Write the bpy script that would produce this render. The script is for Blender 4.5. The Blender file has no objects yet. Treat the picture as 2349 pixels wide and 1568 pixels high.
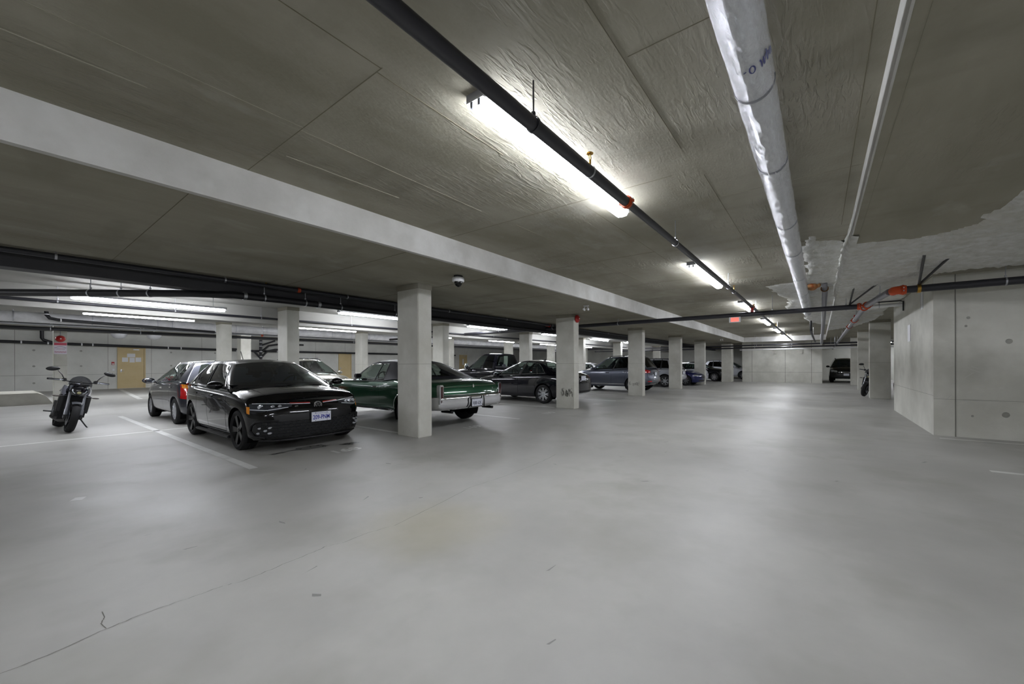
import bpy, bmesh, math, random
from mathutils import Vector, Matrix
from mathutils.bvhtree import BVHTree
random.seed(7)
SC = bpy.context.scene
COL = SC.collection
PI = math.pi
# ---------------------------------------------------------------- camera
FPX, YAW, ROLL, PCX, PCY, CAMH = 889.076, 0.604806, -0.0034907, 1265.0, 834.158, 1.38
cam_data = bpy.data.cameras.new('camera')
cam_data.sensor_fit = 'HORIZONTAL'; cam_data.sensor_width = 36.0
cam_data.lens = FPX / 2349.0 * 36.0
cam_data.shift_x = (1174.5 - PCX) / 2349.0
cam_data.shift_y = (PCY - 784.0) / 2349.0
cam_data.clip_start = 0.05; cam_data.clip_end = 300
cam = bpy.data.objects.new('camera', cam_data); COL.objects.link(cam)
_r = Vector((math.cos(YAW), math.sin(YAW), 0)); _f = Vector((-math.sin(YAW), math.cos(YAW), 0)); _u = Vector((0, 0, 1))
_r2 = _r * math.cos(ROLL) + _u * math.sin(ROLL); _u2 = _u * math.cos(ROLL) - _r * math.sin(ROLL)
m = Matrix((_r2, _u2, -_f)).transposed().to_4x4(); m.translation = (0, 0, CAMH)
cam.matrix_world = m
SC.camera = cam
# ---------------------------------------------------------------- world, exposure
w = bpy.data.worlds.new('world'); SC.world = w; w.use_nodes = True
w.node_tree.nodes['Background'].inputs[0].default_value = (0.02, 0.02, 0.022, 1)
w.node_tree.nodes['Background'].inputs[1].default_value = 1.0
SC.view_settings.view_transform = 'Standard'; SC.view_settings.look = 'None'
SC.view_settings.gamma = 1.0; SC.view_settings.use_curve_mapping = False
SC.view_settings.exposure = 0.35
LAMP = 50.0            # emission strength of the fluorescent lenses
# ---------------------------------------------------------------- materials
def srgb(r, g, b):
    f = lambda c: (c/255/12.92) if c/255 <= 0.04045 else ((c/255 + 0.055)/1.055)**2.4
    return (f(r), f(g), f(b), 1)
MATS = {}
def mat(name, col=(128,128,128), rough=0.5, metal=0.0, spec=0.5, emit=None, estr=0, coat=0, alpha=None, ior=None, trans=0):
    if name in MATS: return MATS[name]
    M = bpy.data.materials.new(name); M.use_nodes = True
    b = M.node_tree.nodes['Principled BSDF']
    b.inputs['Base Color'].default_value = srgb(*col); b.inputs['Roughness'].default_value = rough
    b.inputs['Metallic'].default_value = metal; b.inputs['Specular IOR Level'].default_value = spec
    b.inputs['Coat Weight'].default_value = coat; b.inputs['Coat Roughness'].default_value = 0.03
    if emit:
        b.inputs['Emission Color'].default_value = srgb(*emit); b.inputs['Emission Strength'].default_value = estr
    if trans: b.inputs['Transmission Weight'].default_value = trans
    if ior: b.inputs['IOR'].default_value = ior
    MATS[name] = M; return M
def noisy(name, c1, c2, scale=2.0, detail=8, rough=(0.5, 0.7), bump=0.0, bscale=60, stretch=(1,1,1), c3=None, s3=0.4, lo=0.35, hi=0.65, metal=0, spec=0.5, coat=0):
    """two or three colours mixed by noise at world positions, rough and fine relief"""
    if name in MATS: return MATS[name]
    M = bpy.data.materials.new(name); M.use_nodes = True
    nt = M.node_tree; N = nt.nodes; L = nt.links; b = N['Principled BSDF']
    b.inputs['Metallic'].default_value = metal; b.inputs['Specular IOR Level'].default_value = spec; b.inputs['Coat Weight'].default_value = coat
    g = N.new('ShaderNodeNewGeometry'); mp = N.new('ShaderNodeMapping'); mp.inputs['Scale'].default_value = stretch
    L.new(g.outputs['Position'], mp.inputs['Vector'])
    def noise(s, d, vec=mp.outputs[0], ro=0.6):
        n = N.new('ShaderNodeTexNoise'); n.inputs['Scale'].default_value = s; n.inputs['Detail'].default_value = d; n.inputs['Roughness'].default_value = ro
        L.new(vec, n.inputs['Vector']); return n.outputs['Fac']
    def ramp(fac, a, bb):
        r = N.new('ShaderNodeMapRange'); r.inputs['From Min'].default_value = a; r.inputs['From Max'].default_value = bb; L.new(fac, r.inputs['Value']); return r.outputs[0]
    def mix(fac, a, bb):
        x = N.new('ShaderNodeMix'); x.data_type = 'RGBA'
        L.new(fac, x.inputs[0])
        for s, v in ((6, a), (7, bb)):
            if isinstance(v, tuple): x.inputs[s].default_value = v
            else: L.new(v, x.inputs[s])
        return x.outputs[2]
    n1 = ramp(noise(scale, detail), lo, hi)
    c = mix(n1, srgb(*c1), srgb(*c2))
    if c3:
        c = mix(ramp(noise(s3, 4, g.outputs['Position']), 0.5, 0.75), c, srgb(*c3))
    L.new(c, b.inputs['Base Color'])
    rr = N.new('ShaderNodeMapRange'); L.new(n1, rr.inputs['Value']); rr.inputs['To Min'].default_value = rough[0]; rr.inputs['To Max'].default_value = rough[1]
    L.new(rr.outputs[0], b.inputs['Roughness'])
    if bump:
        bp = N.new('ShaderNodeBump'); bp.inputs['Strength'].default_value = bump; bp.inputs['Distance'].default_value = 0.01
        L.new(noise(bscale, 6), bp.inputs['Height']); L.new(bp.outputs[0], b.inputs['Normal'])
    MATS[name] = M; return M
def glassmat(name, tint=(60,70,70), refl=0.04, rough=0.02, dens=0.5):
    """thin sheet: tinted see-through plus mirror reflection by angle"""
    if name in MATS: return MATS[name]
    M = bpy.data.materials.new(name); M.use_nodes = True
    nt = M.node_tree; N = nt.nodes; L = nt.links
    for n in list(N): N.remove(n)
    o = N.new('ShaderNodeOutputMaterial'); t = N.new('ShaderNodeBsdfTransparent'); t.inputs[0].default_value = srgb(*tint)
    gl = N.new('ShaderNodeBsdfGlossy'); gl.inputs['Roughness'].default_value = rough; gl.inputs[0].default_value = (1,1,1,1)
    fr = N.new('ShaderNodeFresnel'); g = N.new('ShaderNodeNewGeometry'); mr = N.new('ShaderNodeMapRange')
    mr.inputs['To Min'].default_value = 1.5; mr.inputs['To Max'].default_value = 1/1.5; L.new(g.outputs['Backfacing'], mr.inputs['Value']); L.new(mr.outputs[0], fr.inputs[0])
    mx = N.new('ShaderNodeMixShader'); L.new(fr.outputs[0], mx.inputs[0]); L.new(t.outputs[0], mx.inputs[1]); L.new(gl.outputs[0], mx.inputs[2])
    L.new(mx.outputs[0], o.inputs[0]); MATS[name] = M; return M
# ---------------------------------------------------------------- mesh builder
class MB:
    def __init__(s): s.v = []; s.f = []
    def add(s, vs, fs):
        o = len(s.v); s.v += [tuple(q) for q in vs]; s.f += [tuple(i + o for i in f) for f in fs]; return s
    def box(s, x0, x1, y0, y1, z0, z1):
        vs = [(x,y,z) for z in (z0,z1) for y in (y0,y1) for x in (x0,x1)]
        return s.add(vs, [(0,2,3,1),(4,5,7,6),(0,1,5,4),(2,6,7,3),(0,4,6,2),(1,3,7,5)])
    def obox(s, c, size, M=None):
        a, b, d = [q/2 for q in size]; M = M or Matrix.Identity(3); c = Vector(c)
        vs = [c + M @ Vector((x,y,z)) for z in (-d,d) for y in (-b,b) for x in (-a,a)]
        return s.add(vs, [(0,2,3,1),(4,5,7,6),(0,1,5,4),(2,6,7,3),(0,4,6,2),(1,3,7,5)])
    def bbox(s, x0, x1, y0, y1, z0, z1, r):
        """box with chamfered vertical and horizontal edges"""
        b = bmesh.new(); bmesh.ops.create_cube(b, size=1)
        for q in b.verts: q.co = Vector(((x0+x1)/2 + q.co.x*(x1-x0), (y0+y1)/2 + q.co.y*(y1-y0), (z0+z1)/2 + q.co.z*(z1-z0)))
        bmesh.ops.bevel(b, geom=b.edges[:], offset=r, segments=2, affect='EDGES')
        b.verts.index_update(); s.add([q.co[:] for q in b.verts], [[q.index for q in f.verts] for f in b.faces]); b.free(); return s
    def tube(s, pts, r, n=12, caps=True):
        pts = [Vector(p) for p in pts]; R = r if isinstance(r, (list, tuple)) else [r]*len(pts)
        rings = []; up = None
        for i, p in enumerate(pts):
            d = (pts[min(i+1,len(pts)-1)] - pts[max(i-1,0)]).normalized()
            if up is None:
                up = Vector((0,0,1)) if abs(d.z) < 0.9 else Vector((1,0,0))
            a = d.cross(up).normalized(); up = a.cross(d).normalized()
            rings.append([p + (a*math.cos(2*PI*k/n) + up*math.sin(2*PI*k/n))*R[i] for k in range(n)])
        vs = [q for rg in rings for q in rg]
        fs = [(i*n+k, i*n+(k+1)%n, (i+1)*n+(k+1)%n, (i+1)*n+k) for i in range(len(pts)-1) for k in range(n)]
        if caps: fs += [tuple(range(n))[::-1], tuple((len(pts)-1)*n+k for k in range(n))]
        return s.add(vs, fs)
    def lathe(s, prof, n=24, M=None, close=False):
        """profile (r, h) turned about local z; M places it"""
        M = M or Matrix.Identity(4); vs = []
        for r, h in prof:
            for k in range(n):
                a = 2*PI*k/n; vs.append(M @ Vector((r*math.cos(a), r*math.sin(a), h)))
        m = len(prof); fs = []
        for i in range(m - (0 if close else 1)):
            j = (i+1) % m
            fs += [(i*n+k, i*n+(k+1)%n, j*n+(k+1)%n, j*n+k) for k in range(n)]
        return s.add(vs, fs)
    def prism(s, poly, z0, z1, M=None):
        M = M or Matrix.Identity(4); n = len(poly)
        vs = [M @ Vector((x,y,z0)) for x,y in poly] + [M @ Vector((x,y,z1)) for x,y in poly]
        fs = [tuple(range(n))[::-1], tuple(range(n,2*n))] + [(k,(k+1)%n,(k+1)%n+n,k+n) for k in range(n)]
        return s.add(vs, fs)
    def grid(s, rows, closed=False):
        n = len(rows[0]); vs = [p for r in rows for p in r]
        fs = [(i*n+k, i*n+k+1, (i+1)*n+k+1, (i+1)*n+k) for i in range(len(rows)-1) for k in range(n-1)]
        return s.add(vs, fs)
    def ellipsoid(s, c, r, n=16, m=10, M=None):
        M = M or Matrix.Identity(3); c = Vector(c); rows = []
        for i in range(m+1):
            t = PI*i/m
            rows.append([c + M @ Vector((r[0]*math.sin(t)*math.cos(2*PI*k/n), r[1]*math.sin(t)*math.sin(2*PI*k/n), r[2]*math.cos(t))) for k in range(n)]+[])
        vs = [p for rw in rows for p in rw]
        fs = [(i*n+k, (i+1)*n+k, (i+1)*n+(k+1)%n, i*n+(k+1)%n) for i in range(m) for k in range(n)]
        return s.add(vs, fs)
    def mesh(s, name, angle=None, weld=False):
        me = bpy.data.meshes.new(name); me.from_pydata(s.v, [], s.f)
        bm = bmesh.new(); bm.from_mesh(me)
        if weld: bmesh.ops.remove_doubles(bm, verts=bm.verts, dist=1e-4)
        bmesh.ops.dissolve_degenerate(bm, edges=bm.edges, dist=1e-6)
        bmesh.ops.recalc_face_normals(bm, faces=bm.faces); bm.to_mesh(me); bm.free()
        if angle is not None:
            for p in me.polygons: p.use_smooth = True
            me.set_sharp_from_angle(angle=math.radians(angle))
        return me
    def build(s, name, m, parent=None, angle=None, origin=None, weld=False):
        if origin is not None:
            ox, oy, oz = origin; s.v = [(x-ox, y-oy, z-oz) for x,y,z in s.v]
        me = s.mesh(name, angle, weld); me.materials.append(m if not isinstance(m, str) else MATS[m])
        return link(name, me, parent, origin)
def link(name, me, parent=None, origin=None):
    o = bpy.data.objects.new(name, me); COL.objects.link(o)
    if parent: o.parent = parent
    if origin is not None: o.location = origin
    return o
def tag(o, label=None, cat=None, group=None, kind=None):
    if label: o['label'] = label
    if cat: o['category'] = cat
    if group: o['group'] = group
    if kind: o['kind'] = kind
    return o
def thing(name, label, cat, loc=(0,0,0), rotz=0, group=None):
    o = bpy.data.objects.new(name, None); COL.objects.link(o); o.empty_display_size = 0.1
    o.location = loc; o.rotation_euler = (0,0,rotz)
    return tag(o, label, cat, group)
def copy_tree(o, parent=None):
    c = o.copy(); COL.objects.link(c); c.parent = parent
    for ch in list(o.children): copy_tree(ch, c)
    return c
def textmesh(name, txt, size, m, parent, M, depth=0.0, align='CENTER', sx=1.0, bold=0.0):
    cu = bpy.data.curves.new(name, 'FONT'); cu.body = txt; cu.size = size; cu.align_x = align; cu.align_y = 'CENTER'; cu.extrude = depth
    cu.resolution_u = 3; cu.offset = bold
    t = bpy.data.objects.new(name, cu); COL.objects.link(t)
    me = bpy.data.meshes.new_from_object(t.evaluated_get(bpy.context.evaluated_depsgraph_get()))
    bpy.data.objects.remove(t); bpy.data.curves.remove(cu)
    me.transform(M @ Matrix.Diagonal((sx,1,1,1))); me.materials.clear(); me.materials.append(m)
    return link(name, me, parent)
def axes(x, y, z, o):
    """matrix from three axis vectors and an origin"""
    M = Matrix((Vector(x), Vector(y), Vector(z))).transposed().to_4x4(); M.translation = o; return M
# ---------------------------------------------------------------- surface materials
FLOOR = noisy('floor_concrete', (156,155,150), (178,177,172), 0.55, 9, (0.42,0.54), 0.05, 30, c3=(150,149,141), s3=0.9, spec=0.5)
CEIL = noisy('ceiling_concrete', (140,136,121), (162,158,145), 1.3, 10, (0.75,0.9), 1.0, 26, stretch=(1,0.4,1), c3=(172,169,156), s3=0.5, spec=0.2)
CEIL2 = noisy('ceiling_concrete_smooth', (140,136,121), (162,158,144), 1.0, 8, (0.75,0.9), 0.25, 30, stretch=(1,0.3,1), spec=0.2)
CEIL3 = noisy('rear_bay_concrete', (162,161,155), (182,181,176), 1.0, 8, (0.7,0.85), 0.25, 30, stretch=(1,0.3,1), spec=0.2)
EDGE = noisy('slab_edge_concrete', (182,181,176), (202,201,197), 1.6, 10, (0.6,0.8), 0.25, 40, c3=(210,210,207), s3=1.4, spec=0.3)
WALL = noisy('wall_concrete', (196,195,186), (220,219,211), 0.8, 9, (0.6,0.8), 0.25, 24, c3=(180,179,170), s3=0.7, spec=0.3)
WHITEW = noisy('white_painted_concrete', (205,205,198), (222,222,216), 0.8, 8, (0.55,0.7), 0.15, 20, spec=0.3)
COLM = noisy('column_concrete', (192,191,181), (210,209,201), 1.5, 9, (0.55,0.75), 0.2, 30, c3=(184,182,171), s3=0.9, spec=0.3)
SPRAY = noisy('sprayed_insulation', (222,221,213), (246,246,243), 7.0, 10, (0.85,0.95), 1.0, 45, c3=(222,219,206), s3=1.1, spec=0.1)
PAINT = noisy('line_paint', (222,222,218), (204,204,200), 3.0, 8, (0.4,0.5), 0.0, c3=(190,190,186), s3=2.0)
BLACKP = mat('black_steel_pipe', (44,44,50), 0.38, 0.0, 0.5)
ABS = mat('black_plastic_pipe', (32,32,36), 0.42)
GREYP = mat('grey_steel_pipe', (132,132,138), 0.4, 0.3)
GALV = mat('galvanised_steel', (190,192,198), 0.38, 0.9)
ORANGE = mat('orange_coupling', (196,74,28), 0.5)
REDV = mat('red_valve_paint', (190,28,26), 0.4)
BRASS = mat('brass', (190,150,70), 0.35, 0.9)
TUBE = mat('fluorescent_lens', (240,240,245), 0.4, 0, 0.5, (244,247,255), LAMP)
HOUS = mat('lamp_housing', (196,197,202), 0.5)
DARKTAB = mat('lamp_holder', (120,122,130), 0.5)
BEIGE = noisy('beige_door_paint', (202,180,132), (208,188,142), 1.5, 4, (0.5,0.6))
WHITE = mat('white_plastic', (228,229,231), 0.4)
PAPER = mat('white_paper', (228,228,230), 0.8)
RED = mat('red_plastic', (176,24,22), 0.3, coat=0.5)
BLACK = mat('black_plastic', (18,18,20), 0.45)
DARKG = mat('dark_grey_plastic', (52,53,56), 0.5)
CRACK = mat('crack_shadow', (118,117,111), 0.9, spec=0.1)  # plain grey for the ribbons that draw the floor cracks
GROOVE = mat('joint_groove', (122,117,101), 0.9, spec=0.1)
FIN = mat('joint_fin', (150,147,132), 0.9, spec=0.1)
# foil duct
def foil():
    M = bpy.data.materials.new('foil_duct_wrap'); M.use_nodes = True
    nt = M.node_tree; N = nt.nodes; L = nt.links; b = N['Principled BSDF']
    b.inputs['Base Color'].default_value = srgb(236,238,244); b.inputs['Metallic'].default_value = 0.9; b.inputs['Roughness'].default_value = 0.2
    g = N.new('ShaderNodeNewGeometry'); mp = N.new('ShaderNodeMapping'); mp.inputs['Scale'].default_value = (1,0.5,1); L.new(g.outputs['Position'], mp.inputs[0])
    n = N.new('ShaderNodeTexNoise'); n.inputs['Scale'].default_value = 30; n.inputs['Detail'].default_value = 9; n.inputs['Roughness'].default_value = 0.72; n.inputs['Distortion'].default_value = .8; L.new(mp.outputs[0], n.inputs[0])
    bp = N.new('ShaderNodeBump'); bp.inputs['Strength'].default_value = 1.0; bp.inputs['Distance'].default_value = 0.014; L.new(n.outputs[0], bp.inputs['Height']); L.new(bp.outputs[0], b.inputs['Normal'])
    return M
FOIL = foil()
# yellowish old stains with their own place on the slab
nt = FLOOR.node_tree; N = nt.nodes; L = nt.links; b = N['Principled BSDF']; src = b.inputs['Base Color'].links[0].from_socket
g = N.new('ShaderNodeNewGeometry'); nz = N.new('ShaderNodeTexNoise'); nz.inputs['Scale'].default_value = 1.6; nz.inputs['Detail'].default_value = 6; L.new(g.outputs['Position'], nz.inputs[0])
for (sx, sy, sr, amt) in ((-2.75, 2.15, .75, .32), (-2.2, .25, .45, .3)):
    d = N.new('ShaderNodeVectorMath'); d.operation = 'DISTANCE'; L.new(g.outputs['Position'], d.inputs[0]); d.inputs[1].default_value = (sx, sy, 0)
    ad = N.new('ShaderNodeMath'); ad.operation = 'MULTIPLY_ADD'; L.new(nz.outputs[0], ad.inputs[0]); ad.inputs[1].default_value = .7; L.new(d.outputs['Value'], ad.inputs[2])
    mr = N.new('ShaderNodeMapRange'); mr.interpolation_type = 'SMOOTHSTEP'; L.new(ad.outputs[0], mr.inputs['Value']); mr.inputs['From Min'].default_value = sr*.7; mr.inputs['From Max'].default_value = sr*1.5; mr.inputs['To Min'].default_value = amt; mr.inputs['To Max'].default_value = 0
    mx = N.new('ShaderNodeMix'); mx.data_type = 'RGBA'; L.new(mr.outputs[0], mx.inputs[0]); L.new(src, mx.inputs[6]); mx.inputs[7].default_value = srgb(172,164,132); src = mx.outputs[2]
L.new(src, b.inputs['Base Color'])
def rough_ply(M, amt=.035):
    """torn plywood relief: ridges along the aisle, in patches, plus pale lime blooms"""
    nt = M.node_tree; N = nt.nodes; L = nt.links; b = N['Principled BSDF']; g = N.new('ShaderNodeNewGeometry')
    def nz(scale, st, det=6, dist=0.0):
        mp = N.new('ShaderNodeMapping'); mp.inputs['Scale'].default_value = st; L.new(g.outputs['Position'], mp.inputs[0])
        n = N.new('ShaderNodeTexNoise'); n.inputs['Scale'].default_value = scale; n.inputs['Detail'].default_value = det; n.inputs['Distortion'].default_value = dist; L.new(mp.outputs[0], n.inputs[0]); return n.outputs[0]
    def rng(v, a, c, d=0, e=1):
        r = N.new('ShaderNodeMapRange'); r.inputs['From Min'].default_value = a; r.inputs['From Max'].default_value = c; r.inputs['To Min'].default_value = d; r.inputs['To Max'].default_value = e; L.new(v, r.inputs['Value']); return r.outputs[0]
    def mul(a, c):
        m_ = N.new('ShaderNodeMath'); m_.operation = 'MULTIPLY'; L.new(a, m_.inputs[0]); L.new(c, m_.inputs[1]); return m_.outputs[0]
    ridge = mul(rng(nz(26, (1,.22,1), 7, .6), .46, .66), rng(nz(.9, (1,.6,1), 3), .50, .68, .06, 1))
    add = N.new('ShaderNodeMath'); add.operation = 'MULTIPLY_ADD'; L.new(nz(55, (1,.5,1), 4), add.inputs[0]); add.inputs[1].default_value = .18; L.new(ridge, add.inputs[2])
    bp = N.new('ShaderNodeBump'); bp.inputs['Strength'].default_value = 1.0; bp.inputs['Distance'].default_value = amt; L.new(add.outputs[0], bp.inputs['Height']); L.new(bp.outputs[0], b.inputs['Normal'])
    src = b.inputs['Base Color'].links[0].from_socket
    for fac, col in ((rng(nz(1.7, (1,.55,1), 9, .4), .60, .78, 0, .55), srgb(186,184,176)), (rng(nz(2.3, (.35,1,1), 8), .56, .75, 0, .35), srgb(112,108,94))):
        mx = N.new('ShaderNodeMix'); mx.data_type = 'RGBA'; L.new(fac, mx.inputs[0]); L.new(src, mx.inputs[6]); mx.inputs[7].default_value = col; src = mx.outputs[2]
    L.new(src, b.inputs['Base Color'])
rough_ply(CEIL, .011); rough_ply(CEIL2, .005)
for n_ in SPRAY.node_tree.nodes:
    if n_.type == 'BUMP': n_.inputs['Distance'].default_value = 0.035
# ---------------------------------------------------------------- floor and its markings
fl = MB().box(-34.6, 14, -14, 44, -0.3, 0).build('floor', FLOOR); tag(fl, 'smooth sealed grey concrete garage floor', 'floor', kind='structure')
def flat(name, pts, m, z=0.002, parent=fl):
    mb = MB(); n = len(pts); mb.add([(x,y,z) for x,y in pts], [tuple(range(n))]); return mb.build(name, m, parent)
def rect(name, x0, x1, y0, y1, m=None, z=0.002): return flat(name, [(x0,y0),(x1,y0),(x1,y1),(x0,y1)], m or PAINT, z)
rect('stall_line', -15.6, -6.2, 1.94, 2.04)
for yy in (7.5, 13.1, 18.7, 24.2, 29.6): rect('stall_line', -11.5, -6.2, yy, yy+0.1)
rect('stall_line', -11.55, -11.45, -8, 31)
rect('stall_line', -11.5, -6.9, 4.62, 4.72)
for yy in (10.1, 15.7, 21.2): rect('stall_line', -11.5, -6.9, yy, yy+0.1)
rect('stall_line', 1.8, 6.5, 9.80, 9.88); rect('stall_line', 1.78, 6.5, 7.16, 7.26)
rect('stall_line', 1.8, 6.5, 4.4, 4.5)
flat('paint_patch', [(-6.39,0.50),(-6.27,0.45),(-6.23,0.53),(-6.35,0.57)], PAINT)
# hatched zone in front of the far door
flat('stall_line', [(-33.0,4.15),(-22.9,3.4),(-22.9,3.56),(-33.0,4.31)], PAINT); flat('stall_line', [(-34.0,5.4),(-23.6,6.2),(-23.6,6.36),(-34.0,5.56)], PAINT)
for k in range(7):
    x = -32.5 + k*1.5; flat('hatch_line', [(x,4.2-0.07*k*1.5),(x+0.12,4.2-0.07*k*1.5),(x+1.2,5.6+0.04*k),(x+1.08,5.6+0.04*k)], PAINT)
flat('stall_line', [(-22.9,3.4),(-22.75,3.4),(-22.75,6.3),(-22.9,6.3)], PAINT)
for k in range(3): rect('paint_dash', -25.0, -24.85, -0.6+k*0.32, -0.42+k*0.32)
# stencilled stall numbers read from the aisle
def stall_number(txt, x, y, h=0.24):
    M = axes((0,1,0), (-1,0,0), (0,0,1), (x, y, 0.003))
    textmesh('stall_number', txt, h*1.35, PAINT, fl, M, sx=0.95, bold=0.012)
stall_number('168', -6.28, 3.25); stall_number('169', -6.25, 6.0); stall_number('170', -6.25, 8.9); stall_number('171', -6.25, 11.8); stall_number('172', -6.25, 14.4)
# the long crack
cr = [(-3.31,4.89),(-3.24,4.5),(-3.21,4.17),(-3.19,3.6),(-3.22,3.06),(-3.10,2.5),(-3.0,1.96),(-3.05,1.75),(-3.04,1.56),(-3.09,1.45),(-3.07,1.35),(-3.05,1.1),(-3.03,0.92),(-3.07,0.8),(-3.08,0.63),(-3.09,0.48),(-3.08,0.34),(-3.04,0.2),(-3.02,0.05),(-3.04,-0.3)]
def crack(pts, w):
    out = []; random.seed(3)
    for (a,b),(c,d) in zip(pts, pts[1:]):
        for k in range(6):
            t = k/6; out.append((a+(c-a)*t+random.uniform(-.006,.006), b+(d-b)*t))
    out.append(pts[-1]); mb = MB(); mb.grid([[(x-w*random.uniform(.4,1),y,0.0015) for x,y in out], [(x+w*random.uniform(.4,1),y+0.004,0.0015) for x,y in out]])
    mb.build('crack', CRACK, fl)
crack(cr, 0.0022); crack([(-3.08,0.34),(-3.16,0.33),(-3.23,0.35),(-3.31,0.35)], 0.0015)
STAIN = noisy('oil_stain', (70,70,68), (110,110,106), 6, 6, (0.25,0.4))
for (x,y,r,s) in ((-7.0,3.0,.22,5),(-6.75,3.55,.14,2),(-6.95,2.55,.1,4)):
    random.seed(s); flat('oil_stain', [(x+r*math.cos(t*0.5236)*random.uniform(.3,1), y+1.7*r*math.sin(t*0.5236)*random.uniform(.4,1)) for t in range(12)], STAIN, 0.0012)
# scuffs and dark specks
random.seed(11); SCUFF = mat('tyre_scuff', (130,130,125), 0.5)
for k in range(34):
    x = random.uniform(-5.6,1.4); y = random.uniform(0.6,9); a = random.uniform(0,PI); l = random.uniform(.02,.07); ww = random.uniform(.006,.018)
    dx, dy = math.cos(a), math.sin(a); flat('floor_scuff', [(x-dx*l-dy*ww,y-dy*l+dx*ww),(x+dx*l*.4-dy*ww*.3,y+dy*l),(x+dx*l,y+dy*l-dx*ww),(x-dx*l*.3,y-dy*l*.6-dx*ww)], SCUFF, 0.001)
# ---------------------------------------------------------------- ceiling: a raised bay over the aisle between lower slabs
ZT, ZL, ZB, ZR = 3.24, 2.90, 3.04, 3.02
XL, XR, YE = -4.50, 0.36, 31.0
cl = MB().box(XL, XR, -14, YE, ZT, ZT+0.3).build('ceiling', CEIL); tag(cl, 'board marked concrete ceiling of the raised aisle bay', 'ceiling', kind='structure')
def slab(label, *a): return tag(MB().box(*a).build('ceiling', CEIL3 if a[0] < -10 else CEIL2), label, 'ceiling', kind='structure')
ceil_l = slab('lower concrete slab over the front parking row', -8.75, XL, -14, 44, ZL, ZT+0.3)
ceil_r = slab('lower concrete slab over the right hand bay', XR, 14, -14, 44, ZR, ZT+0.3)
ceil_e = slab('lower concrete slab at the far end of the aisle', XL, XR, YE, 44, ZL, ZT+0.3)
slab('concrete slab over the second parking row', -19.4, -8.75, -14, 44, ZB, ZT+0.3)
slab('concrete slab over the far back bay', -34.6, -19.4, -14, 44, 3.24, ZT+0.3)
cpart = lambda n, m, p, *a: MB().box(*a).build(n, m, p)
# pale edges of the lower slabs facing the aisle bay, with their chamfer lip
cpart('slab_edge', EDGE, ceil_l, XL-0.002, XL+0.012, -14, YE, ZL-0.004, ZT)
cpart('slab_edge_lip', EDGE, ceil_l, XL-0.05, XL+0.016, -14, YE, ZL-0.012, ZL+0.03)
cpart('slab_edge', EDGE, ceil_r, XR-0.012, XR+0.002, -14, YE, ZR-0.004, ZT)
cpart('slab_edge', EDGE, ceil_e, XL, XR, YE-0.012, YE+0.002, ZL-0.004, ZT)
# formwork joints: thin fins and grooves left by the plywood sheets
def seam(x0, y0, x1, y1, w=0.006, h=0.004, m=GROOVE, z=ZT, p=None):
    d = Vector((x1-x0, y1-y0, 0)); n = Vector((-d.y, d.x, 0)).normalized()*w/2; a = Vector((x0,y0,z)); b = Vector((x1,y1,z))
    vs = [a-n, a+n, b+n, b-n]; vs2 = [v - Vector((0,0,h)) for v in vs]
    MB().add(vs+vs2, [(0,1,2,3),(7,6,5,4),(0,4,5,1),(1,5,6,2),(2,6,7,3),(3,7,4,0)]).build('formwork_seam', m, p or cl)
for k, yy in enumerate((-1.04, 1.40, 3.84, 6.28, 8.72, 11.16, 13.6, 16.0, 18.5)):
    seam(XL, yy, -2.25 if k % 2 else -1.2, yy, 0.005, 0.002, GROOVE); seam(-0.95, yy+.8, XR-.02, yy+.8, 0.005, 0.002, GROOVE if k % 2 else FIN)
for k, xx in enumerate((-3.35, -2.28, -0.95)):
    seam(xx, -3, xx+0.02, 1.4, 0.005, 0.003, FIN if k == 0 else GROOVE); seam(xx-0.03, 1.4, xx-0.03, 2.6 if k == 1 else 3.4, 0.004, 0.003, GROOVE if k else FIN); seam(xx+.02, 4.0, xx+.03, 8.6, 0.004, 0.002, GROOVE)
seam(-3.74, -2, -3.70, 0.6, 0.008, 0.006, FIN); seam(-3.9, 1.5, -3.86, 2.6, 0.008, 0.006, FIN); seam(0.25, -1, 0.25, 6.5, 0.005, 0.004, GROOVE)
seam(0.43, -1, 0.43, 6.2, 0.004, 0.004, FIN, ZR, ceil_r)
for (x,y) in ((-6.2,3.2),(-6.9,7),(-5.4,1.0),(-7.6,5.0)): seam(XL-0.1, y, -8.7, y, 0.005, 0.003, GROOVE, ZL, ceil_l)
# downstand beams of the rear bays
def beam(x0, x1, z0, label, z1=ZB):
    o = MB().box(x0, x1, -14, 44, z0, z1+0.02).build('concrete_beam', CEIL3, origin=((x0+x1)/2, 15, z0)); return tag(o, label, 'beam', kind='structure')
beam(-8.95, -8.65, 2.665, 'dark charcoal painted ceiling beam behind the black sedan with pipes along it').data.materials[0] = noisy('charcoal_beam_paint', (50,50,53), (62,62,65), 1.5, 6, (.5,.65))  # this beam gets a darker base colour than the one behind
beam(-13.75, -13.2, 2.58, 'grey concrete ceiling beam lit by the second row of lamps')
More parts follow.
